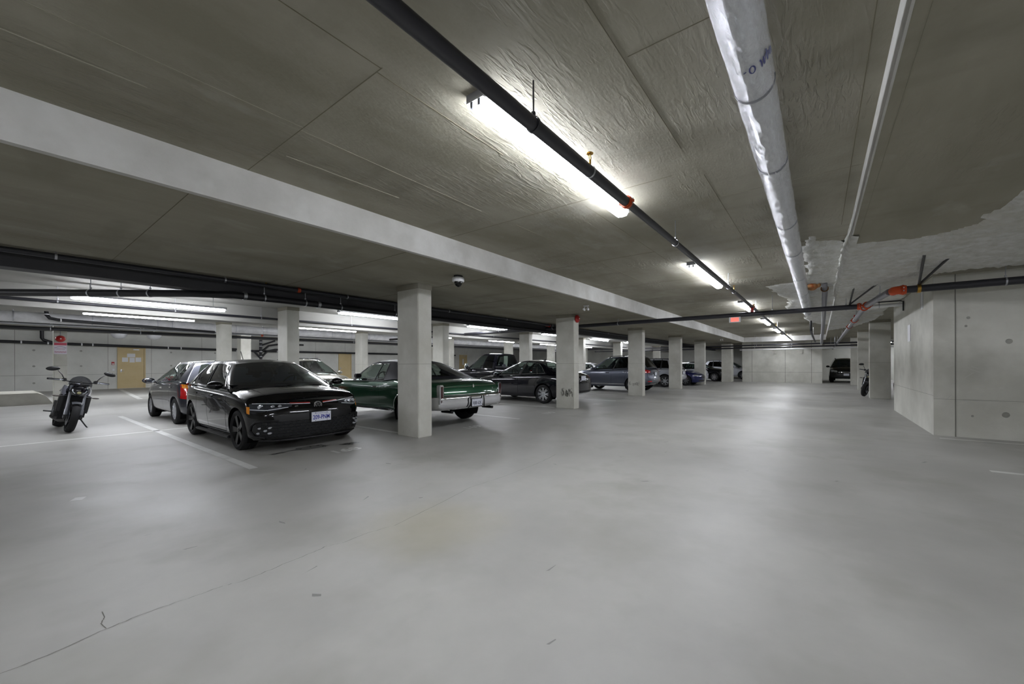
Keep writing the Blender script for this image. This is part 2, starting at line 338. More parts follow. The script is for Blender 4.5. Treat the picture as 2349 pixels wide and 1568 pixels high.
# ---------------------------------------------------------------- walls
def wall(name, label, m, *a):
    return tag(MB().box(*a).build(name, m), label, 'wall', kind='structure')
wall('wall_left', 'concrete back wall with beige doors and black pipes', WHITEW, -34.6, -34.3, -14, 44, 0, 3.24)
wall('wall_rear', 'concrete wall behind the photographer', WALL, -34.6, 14, -14.3, -14, 0, ZT)
wall('wall_far', 'plain grey concrete wall closing the far end of the aisle', WALL, -4.75, 0.16, 32.0, 32.3, 0, ZL)
wall('wall_end', 'pale wall beyond the far parking stalls', WHITEW, -34.6, 14, 41.7, 42, 0, ZB)
wall('wall_side', 'short return wall beside the far black vehicle', WALL, -0.14, 0.16, 32.3, 41.7, 0, ZL)
wall('wall_outer', 'outer concrete wall on the right', WALL, 13.7, 14, -14, 42, 0, ZR)
wr = wall('wall_right', 'big concrete shear wall on the right with pale scrape marks', WALL, 1.785, 9.0, 10.2, 14.95, 0, ZR)
gm = mat('wall_joint', (120,119,112), 0.9)
MB().box(2.075, 2.087, 10.194, 10.2, 0, ZR).build('wall_joint', gm, wr)
MB().box(1.785, 9.0, 10.197, 10.2, 0.69, 0.694).build('wall_joint', gm, wr)
MB().box(1.782, 1.785, 10.2, 14.95, 0.75, 0.753).build('wall_joint', gm, wr)
TIE = noisy('patched_tie_hole', (146,145,137), (166,165,157), 8, 4)
for (x,z,r) in ((2.25,2.2,.025),(2.22,2.05,.02),(2.72,2.78,.05),(2.75,1.75,.045),(2.85,2.8,.03),(2.71,0.45,.05),(2.3,.4,.02)):
    MB().lathe([(r*0.3,0),(r,0.001),(r*0.95,0.003),(0.001,0.003)], 12, axes((1,0,0),(0,0,1),(0,-1,0),(x,10.2,z))).build('tie_hole', TIE, wr)
SCR = mat('scrape_mark', (196,195,190), 0.8); random.seed(5)
for k in range(16):
    x = random.uniform(1.85,2.5); z = random.uniform(.55,1.35); a = random.uniform(-.5,1.0); l = random.uniform(.04,.16)
    MB().obox((x,10.199,z), (l,0.003,0.006), Matrix.Rotation(-a,3,'Y')).build('scrape_mark', SCR, wr)
# formwork joints and tie holes on the far walls
wl = bpy.data.objects['wall_left']
for yy in (-1.6, 0.7, 2.0, 3.9, 5.7, 8.1, 10.5, 12.9, 15.3, 17.7): MB().box(-34.3,-34.296,yy,yy+0.012,0,3.24).build('wall_joint', gm, wl)
MB().box(-34.3,-34.296,-6,25,0.86,0.872).build('wall_joint', gm, wl)
for yy in (-0.7,1.3,2.9,6.6,8.8):
    for z in (0.45,1.35,2.2): MB().lathe([(0.05,0),(0.05,0.003),(0.001,0.003)], 12, axes((0,1,0),(0,0,1),(1,0,0),(-34.3,yy,z))).build('tie_hole', TIE, wl)
wf = bpy.data.objects['wall_far']
for x in (-4.1,-2.0,-0.45): MB().box(x,x+0.02,31.993,32.0,0,ZL).build('wall_joint', gm, wf)
MB().box(-4.75,0.16,31.993,32.0,0.72,0.735).build('wall_joint', gm, wf)
for x in (-2.6,-1.05): MB().box(x-.09,x+.09,31.9,32.0,2.05,ZL).build('wall_bracket', COLM, wf)
# low sloped kerb wall at the left
kb = MB().prism([(-13,0),(-13,0.40),(0.95,0.40),(1.12,0.30),(1.27,0.04),(1.27,0)], 0, 2.6, axes((0,1,0),(0,0,1),(1,0,0),(-25.6,0,0)))
tag(kb.build('kerb_wall', noisy('kerb_concrete', (150,148,138), (170,168,158), 1.5, 8, (.6,.8)), origin=(-24.3,-5,0)), 'low concrete kerb with a sloped end behind the motorcycle', 'kerb', kind='structure')
MB().box(-30,-23,-9,1.06,0,0.02)
# ---------------------------------------------------------------- columns
def column(x, y, label, wx=0.65, wy=0.31, top=ZL, patch=False):
    o = thing('concrete_column', label, 'column', (x-wx/2, y+wy/2, 0), group='concrete columns'); o['kind'] = 'structure'
    MB().bbox(-wx/2, wx/2, -wy/2, wy/2, 0, top+0.01, 0.012).build('shaft', COLM, o, 40)
    MB().box(-wx/2-.003, wx/2+.003, -wy/2-.003, wy/2+.003, 1.385, 1.392).build('formwork_seam', mat('seam_grey',(150,149,141),0.8), o)
    MB().box(-wx/2-.004, wx/2+.004, -wy/2-.004, wy/2+.004, top-0.10, top).build('column_head', CEIL2, o)
    return o
rowA = ['nearest concrete column between the black hatchback and the green coupe', 'concrete column with a red beacon in front of the black sedan', 'concrete column in front of the grey vehicle with scuff marks low down', 'fourth concrete column of the aisle row beside the dark blue car', 'fifth concrete column of the aisle row beyond the dark blue car']
for k, (yy, lb) in enumerate(zip((4.53, 10.09, 15.65, 21.15, 26.45), rowA)): column(-6.15, yy, lb)
column(-5.32, 30.85, 'wide concrete pier at the far end of the aisle row', 0.66, 0.95)
rowB = ['second row concrete column above the roof of the black hatchback', 'second row column just right of the nearest column', 'second row column above the black sedan roof', 'second row column beyond the black sedan boot', 'second row column above the grey vehicle roof', 'farthest second row column beside the silver car']
for yy, lb in zip((4.80, 10.35, 15.95, 21.6, 27.3, 36.0), rowB): column(-12.45, yy, lb, top=ZB)
rowC = ['slim third row column left of the black hatchback roof', 'third row column above the green coupe windscreen', 'third row column right of the far beige door', 'third row column above the black pickup', 'third row column between the pickup and the black sedan', 'farthest third row column']
for yy, lb in zip((5.0, 10.5, 16.1, 21.75, 27.3, 33.0), rowC): column(-18.7, yy, lb, top=ZB)
column(-28.1, 8.4, 'far pilaster beside the branching wall pipes', 0.65, 0.5, 3.24); column(-28.1, 22.5, 'far pale pilaster behind the black pickup', 0.9, 0.5, 3.24)
column(-22.9, 1.30, 'concrete column carrying the red and white notice behind the motorcycle', 0.35, 0.31, 3.24)
for yy, lb in zip((19.3, 24.85, 30.4), ('first right hand column hiding a motorcycle','second right hand column down the aisle','third right hand column beside the far black vehicle')): column(2.22, yy, lb, 0.62, 0.31, ZR)
column(6.5, 24.0, 'concrete column deep in the right hand bay', 0.6, 0.6, ZR)
# black scuffs on two columns
SC2 = mat('tyre_rub', (134,133,126), 0.8); random.seed(9)
for (yb, x0, x1, z0, z1, n) in ((10.085,-6.62,-6.2,0.36,0.64,60),(15.645,-6.75,-6.3,0.42,0.62,22)):
    ow = [o for o in bpy.data.objects if o.name.startswith('concrete_column') and abs(o.location.y-(yb+.16))<.1 and abs(o.location.x+6.475)<.1][0]
    for k in range(n):
        x = random.uniform(x0,x1); h = random.uniform(.03,.13); z = random.uniform(z0,z1-h)
        MB().box(x-ow.location.x-.008, x-ow.location.x+.008, -.1575, -.155, z, z+h).build('scuff_mark', SC2, ow)
# ---------------------------------------------------------------- fluorescent lamps
def lamp_proto(ln=2.44):
    o = thing('fluorescent_lamp', 'prototype', 'lamp')
    MB().box(-.075,.075,0,ln,-.045,0).build('housing', HOUS, o)
    prof = [(-.07,-.042),(-.078,-.07),(-.055,-.105),(0,-.112),(.055,-.105),(.078,-.07),(.07,-.042)]
    for a, b in ((0.03, ln/2-.006), (ln/2+.006, ln-.03)):
        mb = MB(); mb.grid([[(x,yy,z) for x,z in prof] for yy in (a,b)])
        n = len(prof); mb.f += [tuple(range(n)), tuple(range(n,2*n))[::-1]]
        mb.build('lens', TUBE, o)
    for yy in (0.0, ln-.03):
        e = MB().box(-.08,.08,yy,yy+.03,-.06,.0).build('end_cap', HOUS, o)
    for x in (-.035,.035): MB().box(x-.012,x+.012,.004,.024,-.1,-.06).build('lamp_holder', DARKTAB, o)
    jb = MB(); jb.tube([(x,ln/2,z) for x,z in prof], .006, 6); jb.build('lens_joint', HOUS, o)
    return o
LP = lamp_proto()
_first = [True]
def lamp(x, y, z, label, group):
    o = LP if _first[0] else copy_tree(LP); _first[0] = False
    o.location = (x, y, z); tag(o, label, 'lamp', group); return o
near = ['large twin tube ceiling lamp in the foreground beside the long pipe', 'second aisle ceiling lamp', 'aisle lamp glowing behind the red valve', 'fourth aisle lamp toward the far wall', 'fifth aisle lamp toward the far wall', 'smallest aisle lamp nearest the far wall']
for k, lb in enumerate(near): lamp(-1.93, 1.88+5.42*k, ZT-.0, lb, 'aisle lamps')
lamp(-1.93, -3.54, ZT, 'aisle lamp just behind the photographer', 'aisle lamps'); lamp(-1.93, -8.96, ZT, 'aisle lamp far behind the photographer', 'aisle lamps')
rB = ['long lamp on the left below the black drain pipe', 'lamp left of the nearest column top', 'lamp right of the nearest column', 'lamp behind the beacon column', 'lamp above the grey vehicle bonnet', 'distant second row lamp']
lampL1 = lamp(-12.2, .9, 2.81, rB[0], 'second row lamps').name; lampL2 = lamp(-12.2, -5.2, 2.81, 'second row lamp out of frame on the left', 'second row lamps').name
for k in range(5): lamp(-12.1, 6.05+5.3*k, ZB-.0, rB[k+1], 'second row lamps')
for q in (.25, 2.2):
    MB().tube([(0,q,0),(0,q,ZB-2.81)], .006, 6).build('hanger_rod', GALV, bpy.data.objects[lampL1]); MB().tube([(0,q,0),(0,q,ZB-2.81)], .006, 6).build('hanger_rod', GALV, bpy.data.objects[lampL2])
rC = ['lamp against the wrapped duct on the far left', 'lamp against the wrapped duct above the small grey vehicle', 'lamp at the right end of the wrapped duct', 'distant third row lamp left of the beacon column', 'distant third row lamp', 'farthest third row lamp']
for k, lb in enumerate(rC):
    q_ = lamp(-17.4, 1.5+5.55*k, 2.96, lb, 'third row lamps')
    for q in (.3, 2.1): MB().tube([(0,q,-.005),(0,q,ZB-2.96)], .006, 6).build('hanger_rod', GALV, q_)
for k, yy in enumerate((-2.5, 4.0, 10.5, 17.0, 23.5)):  # unseen lamps added behind the duct to brighten the back wall
  if k < 4: lamp(-25.2, yy+3.2, 3.24, ['back bay lamp behind the wrapped duct near the notice column','back bay lamp behind the wrapped duct beyond the beige door','back bay lamp behind the wrapped duct past the drain stack','back bay lamp behind the wrapped duct past the third door'][k], 'far bay lamps')
  lamp(-25.2, yy, 3.24, ['back bay lamp over the kerb','back bay lamp before the beige door','back bay lamp at the pilaster','back bay lamp before the third door','back bay lamp at the pale pilaster'][k], 'far bay lamps')
for k, (x,y) in enumerate(((4.2,-1.8),(6.0,19.5),(6.0,28.0),(4.4,38.0),(5.7,4.2),(4.2,-7))): lamp(x, y, ZR, ['right bay lamp behind the photographer','right bay lamp in the gap beside the shear wall','right bay lamp beyond the columns','lamp over the far black vehicle','right bay lamp in front of the shear wall','right bay lamp far behind the photographer'][k], 'right bay lamps')  # lamps behind the photographer and before the shear wall added to brighten that wall
for k, (x,y) in enumerate(((-9.8,33.5),(-22,33),(-9.8,-8))): lamp(x, y, 3.24 if x < -20 else ZB, ['end bay lamp behind the wide pier','end bay lamp deep on the left','left bay lamp behind the photographer'][k], 'end bay lamps')
# ---------------------------------------------------------------- pipes and ducts
def ring(mb, p, axis, r, t=0.006, w=0.02, n=16):
    """flat band clamped round a pipe at p"""
    d = Vector(axis).normalized(); a = d.orthogonal().normalized(); M = axes(a, d.cross(a), d, p)
    mb.lathe([(r, -w/2), (r+t, -w/2), (r+t, w/2), (r, w/2)], n, M, True); return mb
def hanger(root, base, p, top, r, axis=(0,1,0), m=GALV):
    o = Vector(base); p = Vector(p) - o
    h = ring(MB(), p, axis, r+.002, 0.005, 0.022).build('hanger_ring', m, root, 40)
    MB().tube([p + Vector((0,0,r)), (p.x, p.y, top-o.z)], .006, 6).add([], []).build('hanger_rod', m, h)
    MB().lathe([(0.001,0),(.016,0),(.016,.02),(.001,.02)], 6, axes((1,0,0),(0,1,0),(0,0,1), p + Vector((0,0,r+.015)))).build('hanger_nut', m, h)
def coupling(root, base, p, axis, r, m=ORANGE, w=0.06, name='coupling'):
    p = Vector(p) - Vector(base)
    c = ring(ring(MB(), p, axis, r*0.99, r*0.22, w), p, axis, r, r*0.36, w*0.35).build(name, m, root, 40)
    d = Vector(axis).normalized(); a = d.orthogonal().normalized(); a = Vector((0,0,1)) if abs(d.z) < .5 else Vector((1,0,0)); s = d.cross(a).normalized()
    for k in (-1,1):
        q = p + s*(r*1.45)*k; MB().obox(q, (r*.5,r*.5,r*.5), Matrix((s, d, a)).transposed()).build('coupling_ear', m, c); MB().tube([q - a*r*.55, q + a*r*.55], r*.14, 6).build('bolt', GALV, c)
def pipe(name, label, pts, r, m, cat='pipe', n=14):
    o = thing(name, label, cat, pts[0], group='ceiling pipes'); b = Vector(pts[0])
    MB().tube([Vector(p)-b for p in pts], r, n).build('pipe_run', m, o, 40); return o, b
def sprinkler_head(root, base, p, z0):
    p = Vector(p) - Vector(base)
    h = MB().tube([p + Vector((0,0,z0)), p + Vector((0,0,z0+.05))], .012, 8).build('sprinkler_head', BRASS, root, 40)
    for k in (-1,1): MB().tube([p + Vector((0,.012*k,z0+.05)), p + Vector((0,.02*k,z0+.075)), p + Vector((0,.004*k,z0+.1))], .004, 6).build('frame_arm', BRASS, h)
    MB().lathe([(.001,0),(.028,0),(.03,.004),(.001,.005)], 12, Matrix.Translation(p + Vector((0,0,z0+.1)))).build('deflector', BRASS, h)
# long sprinkler line over the aisle
XS, ZS = -1.54, 2.95
o, b = pipe('sprinkler_pipe', 'long dark sprinkler pipe running the length of the aisle beside the lamps', [(XS,-10,ZS),(XS,3.52,ZS)], .046, BLACKP, n=20)
MB().tube([(0,13.5,0),(0,42.8,0)], .037, 16).build('pipe_run', BLACKP, o, 40)
MB().box(-.006,.006,0,13.5,.044,.0475).build('pipe_seam', BLACKP, o)
coupling(o, b, (XS,3.52,ZS), (0,1,0), .046)
for y in (-3, 2.03, 5.08, 8.66, 12.9, 16.5, 20, 24, 28): hanger(o, b, (XS,y,ZS), ZT, .046 if y < 3.5 else .037, m=BLACKP if y < 3.5 else GALV)
for y in (-.9, 2.79, 9.3, 15.0, 19.5, 26):
    sprinkler_head(o, b, (XS,y,ZS), .046 if y < 3.5 else .037); ring(MB(), (0, y+10, 0), (0,1,0), .047 if y<3.5 else .038, .004, .018).build('branch_clamp', GALV, o, 40)
# cross main
ZC, YC = 2.75, 12.08
o, b = pipe('sprinkler_main', 'thick black sprinkler main crossing the aisle and passing behind the columns', [(0.86,YC-.05,ZC),(-5.9,YC+.1,ZC),(-19.0,YC+.15,ZC-.04)], .062, BLACKP, n=18)
for x, t in ((-5.61,ZL),(-1.05,ZT),(-8.3,ZL),(-11,ZB),(-15,ZB),(0.55,ZR)): hanger(o, b, (x,YC+.03,ZC), t, .062, (1,0,0))
for x, z1 in ((XS, ZS), (-8.45, 2.84)):                       # red valve drops
    v = MB().tube([Vector((x,YC,ZC+.06))-b, Vector((x,YC,z1-.02))-b], .034, 12).build('valve_body', REDV, o, 40)
    for z in (ZC+.075, (ZC+z1)/2, z1-.03): coupling(v, b, (x,YC,z), (0,0,1), .036, REDV, .04)
    coupling(o, b, (x,YC,z1), (0,1,0), .044, ORANGE if x > -5 else REDV, .07)
    MB().tube([Vector((x-.02,YC,(ZC+z1)/2))-b, Vector((x-.13,YC-.05,(ZC+z1)/2+.02))-b], .008, 8).build('valve_lever', REDV, v); MB().tube([Vector((x+.05,YC-.05,z1))-b, Vector((x+.05,YC-.05,z1+.07))-b], .012, 8).build('test_port', BRASS, v)
coupling(o, b, (0.80,YC-.05,ZC), (1,0,0), .064, ORANGE, .08)
# feed that turns from the right wall down the aisle
o, b = pipe('sprinkler_feed', 'grey sprinkler feed pipe angling away along the right columns', [(1.12,9.92,ZC),(0.92,YC,ZC),(0.93,20,2.70),(0.95,41.5,2.60)], .062, GREYP, n=18)
coupling(o, b, (0.94,YC-.18,ZC), (-.08,1,0), .066, ORANGE, .09); coupling(o, b, (0.92,YC+.22,ZC), (0,1,0), .064, ORANGE, .08); coupling(o, b, (0.92,YC+6,ZC-.03), (0,1,0), .062, ORANGE, .07); coupling(o, b, (0.925,YC+3.6,ZC-.015), (0,1,0), .064, ORANGE, .07)
br = MB().tube([Vector((0.925,YC+3.5,ZC+.04))-b, Vector((0.925,YC+3.5,ZC+.14))-b], .03, 10).build('branch_riser', REDV, o, 40)
for y in (10.6, 15, 19, 24, 30): hanger(o, b, (0.93 if y>12 else 1.05,y,ZC if y<15 else ZC-.03), ZR, .062)
o, b = pipe('sprinkler_feed', 'black sprinkler pipe with an orange elbow crossing in front of the shear wall', [(1.30,9.78,ZC),(13.5,9.78,ZC)], .066, BLACKP, n=18)
el = MB().tube([(-.12,.12,0),(-.13,.06,0),(-.11,.02,0),(-.07,0,0),(.02,0,0)], .078, 16).build('elbow', ORANGE, o, 40)
coupling(o, b, (1.30,9.78,ZC), (1,0,0), .07, ORANGE, .09)
for (p, tops) in (((1.52,9.78,ZC),((1.30,7.95,ZR),(1.66,8.4,ZR))),):
    cl_ = ring(MB(), Vector(p)-b, (1,0,0), .067, .012, .05).build('brace_clamp', BRASS, o, 40)
    for t in tops: MB().tube([Vector(p)-b+Vector((0,0,.07)), Vector(t)-b+Vector((0,0,-.01))], .02, 8).build('seismic_brace', BLACK, cl_, 40)
for x in (2.6,5): hanger(o, b, (x,9.78,ZC), ZR, .066, (1,0,0))
o, b = pipe('seismic_brace', 'pair of black struts bracing the cross main beside the orange tee', [(0.62,YC-.02,ZC+.07),(0.62,10.6,ZR-.01)], .018, BLACK)
MB().tube([(0,0,0),Vector((1.0,10.3,ZR-.01))-b], .018, 8).build('strut', BLACK, o, 40)
# grey pipe dropping from the sprayed ceiling
o, b = pipe('drain_pipe', 'grey drain pipe coming out of the sprayed ceiling and running away', [(0.10,10.9,3.22),(0.11,11.0,3.08),(0.12,16,2.85),(0.10,25,2.42),(0.1,25.1,2.9)], .058, GREYP)
MB().lathe([(.058,0),(.075,0),(.08,.03),(.058,.03)], 14, axes((1,0,0),(0,0,1),(0,-1,0), Vector((0.105,11.0,3.1))-b)).build('pipe_collar', mat('rust', (120,84,48), .8), o, 40)
fs = noisy('firestop_foam', (176,96,52), (200,160,110), 14, 6, (.8,.9), .8, 30)
mb = MB(); mb.ellipsoid((-.13,10.9,3.16), (.11,.16,.09), 14, 8); mb.ellipsoid((-.04,10.95,3.19), (.08,.12,.06), 12, 8)
tag(mb.build('firestop_lump', fs, angle=60, origin=(-.1,10.9,3.2)), 'orange brown firestop foam lump beside the grey drain pipe', 'foam')
o, b = pipe('drain_pipe', 'small dark bent pipe below the sprayed patch', [(-.28,19,3.1),(-.28,19,2.72),(-.28,19.4,2.66),(-.2,27.6,2.62)], .04, ABS)
for y in (20.5,24.5): hanger(o, b, (-.26,y,2.64), ZT, .04)
# far cross pipes
for (y,z,r,lb) in ((29.5,2.42,.05,'long dark pipe crossing high before the far wall'),(30.4,2.62,.05,'upper dark pipe crossing before the far wall')):
    o, b = pipe('cross_pipe', lb, [(-16,y+.3,z),(-4.4,y,z),(9,y,z+.05)], r, BLACKP)
    for x in (-3.6,-1.5,.8): hanger(o, b, (x,y,z), ZL if y > 31 else ZT if -4.5 < x < .38 else ZR if x > 0 else ZL, r, (1,0,0))
o, b = pipe('cross_pipe', 'slim pale pipe crossing low before the far wall', [(-4.6,30.0,2.30),(9,30.0,2.34)], .035, WHITE)
for x in (-3.2,.6): hanger(o, b, (x,30.0,2.30), ZT if x < XR else ZR, .035, (1,0,0))
o, b = pipe('white_pipe', 'short white pipe running into the side of the shear wall', [(0.25,13.3,2.87),(1.78,13.3,2.87)], .045, WHITE)
hanger(o, b, (1.3,13.3,2.87), ZR, .045, (1,0,0)); MB().tube([Vector((1.1,13.2,2.96))-b,Vector((1.70,13.2,2.96))-b,Vector((1.76,13.2,2.94))-b,Vector((1.76,13.2,2.7))-b], .016, 8).build('black_conduit', BLACK, o, 40)
# pipes along the dark beam
o, b = pipe('sprinkler_pipe', 'thin dark sprinkler pipe along the top of the dark beam', [(-8.42,-12,2.845),(-8.42,33,2.845)], .036, BLACKP)
for y in (0.5,2.3,4.4,7.2,9.6,13,17,22): hanger(o, b, (-8.42,y,2.845), ZL, .036)
for y in (2.9,7.9,15): sprinkler_head(o, b, (-8.42,y,2.845), .036)
coupling(o, b, (-8.42,3.45,2.845), (0,1,0), .037, ORANGE, .05)
o, b = pipe('drain_pipe', 'thick black drain pipe with hanger straps bending away at the upper left', [(-16.5,-3.6,2.64),(-11.5,.09,2.63),(-8.95,1.98,2.62),(-8.55,2.45,2.62),(-8.5,3.2,2.62),(-8.5,14,2.58)], .062, ABS, n=16)
for p, ax in (((-10.3,.98,2.62),(1,.74,0)),((-9.9,1.28,2.62),(1,.74,0)),((-9.5,1.57,2.62),(1,.74,0)),((-8.5,2.9,2.62),(0,1,0)),((-8.5,3.6,2.62),(0,1,0)),((-8.5,4.3,2.61),(0,1,0)),((-8.5,5.6,2.61),(0,1,0))):
    hanger(o, b, p, ZL if p[0] > -8.7 else ZB, .062, ax)
for y in (2.6, 3.85): ring(MB(), Vector((-8.5,y,2.62))-b, (0,1,0), .063, .01, .05).build('pipe_joint', GALV, o, 40)
o, b = pipe('conduit', 'thin dark pipe along the grey beam behind the second row lamps', [(-13.13,-10,2.72),(-13.13,30,2.72)], .03, BLACKP)
for y in (.8,2.6,4.4,7,10,14): hanger(o, b, (-13.13,y,2.72), ZB, .03)
# wrapped ducts of the back bay
o, b = pipe('wrapped_duct', 'big white wrapped duct running along the far back bay', [(-20.75,-10,2.93),(-20.75,36,2.93)], .17, noisy('duct_wrap', (196,196,198), (226,226,228), 3, 8, (.45,.6), .8, 9), 'duct', 18)
for k in range(22): ring(MB(), Vector((-20.75,-8+k*2.0,2.93))-b, (0,1,0), .171, .004, .03).build('duct_band', GALV, o, 40)
for y in (0.4,3.6,7,11,15): hanger(o, b, (-20.75,y,2.93), 3.24, .172)
for (X,z,r,m_,lb) in ((-22.3,2.86,.045,BLACKP,'upper black pipe of the pair on the far left'),(-22.3,2.68,.06,ABS,'lower black pipe of the pair on the far left'),(-21.7,2.78,.03,GALV,'slim bright pipe between the black pair and the duct')):
    o, b = pipe('service_pipe', lb, [(X,-10,z),(X,36,z-.02)], r, m_)
    for y in (-.6,1.2,3.4,6,8.5,12,16): hanger(o, b, (X,y,z), 3.24, r)
coupling(o, b, (-21.7,7.3,2.78), (0,1,0), .05, ORANGE, .08)
o, b = pipe('drain_pipe', 'black elbow pipe dropping from the ceiling in front of the wrapped duct', [(-20.3,1.0,3.24),(-20.3,1.02,3.0),(-20.3,1.08,2.9),(-20.3,1.25,2.86),(-20.3,5.2,2.72)], .05, ABS)
for p in ((-20.3,1.02,3.02),(-20.3,1.3,2.855)): ring(MB(), Vector(p)-b, (0,1,0) if p[1]>1.2 else (0,0,1), .051, .006, .03).build('pipe_joint', WHITE, o, 40)
# wall drains
o, b = pipe('wall_drain', 'black drain pipe along the back wall above the beige door', [(-34.0,-10,2.86),(-34.0,.3,2.62),(-34.0,8.7,2.43),(-34.0,11.0,2.40),(-34.0,30,2.38)], .075, ABS)
for y in (0.9,1.75,1.95,2.3,2.9,3.3,6.4,7.0,9.9,12.4,13.4): ring(MB(), Vector((-34.0,y,2.62-(y-.3)*.0226 if y<8.7 else 2.43-(y-8.7)*.012))-b, (0,1,0), .076, .012, .05).build('pipe_joint', WHITE, o, 40)
MB().tube([Vector((-34.0,1.55,3.24))-b, Vector((-34.0,1.55,2.85))-b, Vector((-34.0,1.6,2.75))-b, Vector((-34.0,1.95,2.6))-b], .07, 12).build('pipe_branch', ABS, o, 40)
o, b = pipe('drain_stack', 'branching black drain stack on the back wall left of the column', [(-33.8,11.3,0.05),(-33.8,11.3,3.2)], .09, ABS)
for dy, z0 in ((-.9,2.45),(.9,2.5),(1.1,2.9)): MB().tube([(0,0,z0-.65),(0,dy*.45,z0-.15),(0,dy,z0-.02),(0,dy*2.6,z0)], .07, 10).build('pipe_branch', ABS, o, 40)
MB().tube([(0,0,2.75),(0,.9,3.14)], .06, 10).build('pipe_branch', ABS, o, 40)
for z in (.9,1.6,1.95,2.3,2.7,3.0): ring(MB(), (0,0,z), (0,0,1), .091, .012, .05).build('pipe_joint', WHITE, o, 40)
# ---------------------------------------------------------------- foil duct over the aisle
def bumpy_tube(x, y0, y1, z, r, n=28, step=.09):
    random.seed(4); rows = []
    N = int((y1-y0)/step)
    for i in range(N+1):
        y = y0 + step*i; rows.append([(x + math.cos(2*PI*k/n)*(r+random.uniform(-.0035,.0035)), y, z + math.sin(2*PI*k/n)*(r+random.uniform(-.0035,.0035))) for k in range(n)])
    mb = MB(); vs = [p for rw in rows for p in rw]
    mb.add(vs, [(i*n+k, i*n+(k+1)%n, (i+1)*n+(k+1)%n, (i+1)*n+k) for i in range(N) for k in range(n)]); mb.f += [tuple(range(n)), tuple(N*n+k for k in range(n))]
    return mb
o = thing('foil_duct', 'shiny foil wrapped duct running down the aisle ceiling', 'duct', (-.31,-8,3.02))
bumpy_tube(0, 0, 23.2, 0, .108).build('duct_body', FOIL, o, 60)
TAPE = mat('foil_tape', (150,152,158), .35, .6)
for k, y in enumerate((2.4,4.6,6.8,9.05,10.55,11.6,13.2,14.6,16.6,18.6,20.6,22.4)): ring(MB(), (0,y,0), (0,1,0), .1085, .002, .03 if k != 4 else .02, 28).build('tape_band', TAPE, o, 60)
MB().tube([(0,23.1,0),(0,23.3,.03),(0,23.4,.12),(0,23.42,.22)], .108, 20).build('duct_elbow', FOIL, o, 60)
# handwriting on the duct: marker strokes laid on its surface (angle round the duct, distance along)
INK = mat('blue_marker_ink', (70,74,128), .6)
def stroke(pts, w=.0035):
    rows = [[], []]
    for i, (a, y) in enumerate(pts):
        q = pts[min(i+1,len(pts)-1)]; p0 = pts[max(i-1,0)]; t = Vector(((q[0]-p0[0])*.108, q[1]-p0[1])); t = t.normalized() if t.length else Vector((1,0)); nrm = Vector((-t.y, t.x))*w
        for r_, s in ((rows[0],1),(rows[1],-1)):
            aa = a + s*nrm.x/.108; r_.append((.1125*math.cos(aa), y + s*nrm.y, .1125*math.sin(aa)))
    MB().grid(rows).build('marker_stroke', INK, o)
A0 = -PI/2
stroke([(A0-.14,10.27),(A0-.02,10.26)])
stroke([(A0+.24+.12*math.cos(t*PI/6), 10.265+.028*math.sin(t*PI/6)) for t in range(13)])
stroke([(A0+.62,10.24),(A0+.66,10.26),(A0+.66,10.30),(A0+.76,10.27),(A0+.80,10.24),(A0+.80,10.30),(A0+.9,10.26),(A0+.93,10.24)])
stroke([(A0+1.0,10.22),(A0+1.0,10.30),(A0+1.12,10.28),(A0+1.12,10.25),(A0+1.0,10.25)]); stroke([(A0+1.22,10.30),(A0+1.24,10.25),(A0+1.34,10.26),(A0+1.36,10.31)])
for y in (2.2,6.5,11,15.5,20): MB().tube([(0,y,.1),(0,y,.22)], .006, 6).build('hanger_rod', GALV, o)
# ---------------------------------------------------------------- sprayed insulation on the ceiling
def inside(x, y, poly):
    c = False; n = len(poly)
    for i in range(n):
        (x0,y0),(x1,y1) = poly[i], poly[i-1]
        if (y0 > y) != (y1 > y) and x < (x1-x0)*(y-y0)/(y1-y0)+x0: c = not c
    return c
def spray(label, poly, z, cell=.05, th=.035, clip=(-99,99)):
    from mathutils import noise
    xs = [p[0] for p in poly]; ys = [p[1] for p in poly]; x0, y0 = min(xs), min(ys); nx = int((max(xs)-x0)/cell)+1; ny = int((max(ys)-y0)/cell)+1
    idx = {}; mb = MB(); cells = set()
    for i in range(nx):
        for j in range(ny):
            cx, cy = x0+(i+.5)*cell, y0+(j+.5)*cell; q = noise.noise(Vector((cx*3,cy*3,1)))*.12
            if inside(cx+q, cy-q, poly) and clip[0] <= cx <= clip[1]: cells.add((i,j))
    def V(i, j):
        if (i,j) not in idx:
            edge = not all(c in cells for c in ((i,j),(i-1,j),(i,j-1),(i-1,j-1)))
            x, y = x0+i*cell, y0+j*cell; h = th*(.8 + .35*noise.noise(Vector((x*4,y*4,5))) + .75*noise.noise(Vector((x*11,y*11,2))) + .5*noise.noise(Vector((x*23,y*23,7))))
            idx[(i,j)] = len(mb.v); mb.v.append((x+.3*cell*noise.noise(Vector((x*9,y*9,8))), y+.3*cell*noise.noise(Vector((x*9,y*9,3))), z + .004 if edge and not (clip[0]-cell < x < clip[0]+cell or clip[1]-cell < x < clip[1]+cell) else z - max(h,.004)))
        return idx[(i,j)]
    for (i,j) in cells: mb.f.append((V(i,j), V(i,j+1), V(i+1,j+1), V(i+1,j)))
    o = mb.build('sprayed_insulation', SPRAY, angle=180, origin=(x0+1,y0+1,z)); return tag(o, label, 'insulation', kind='stuff')
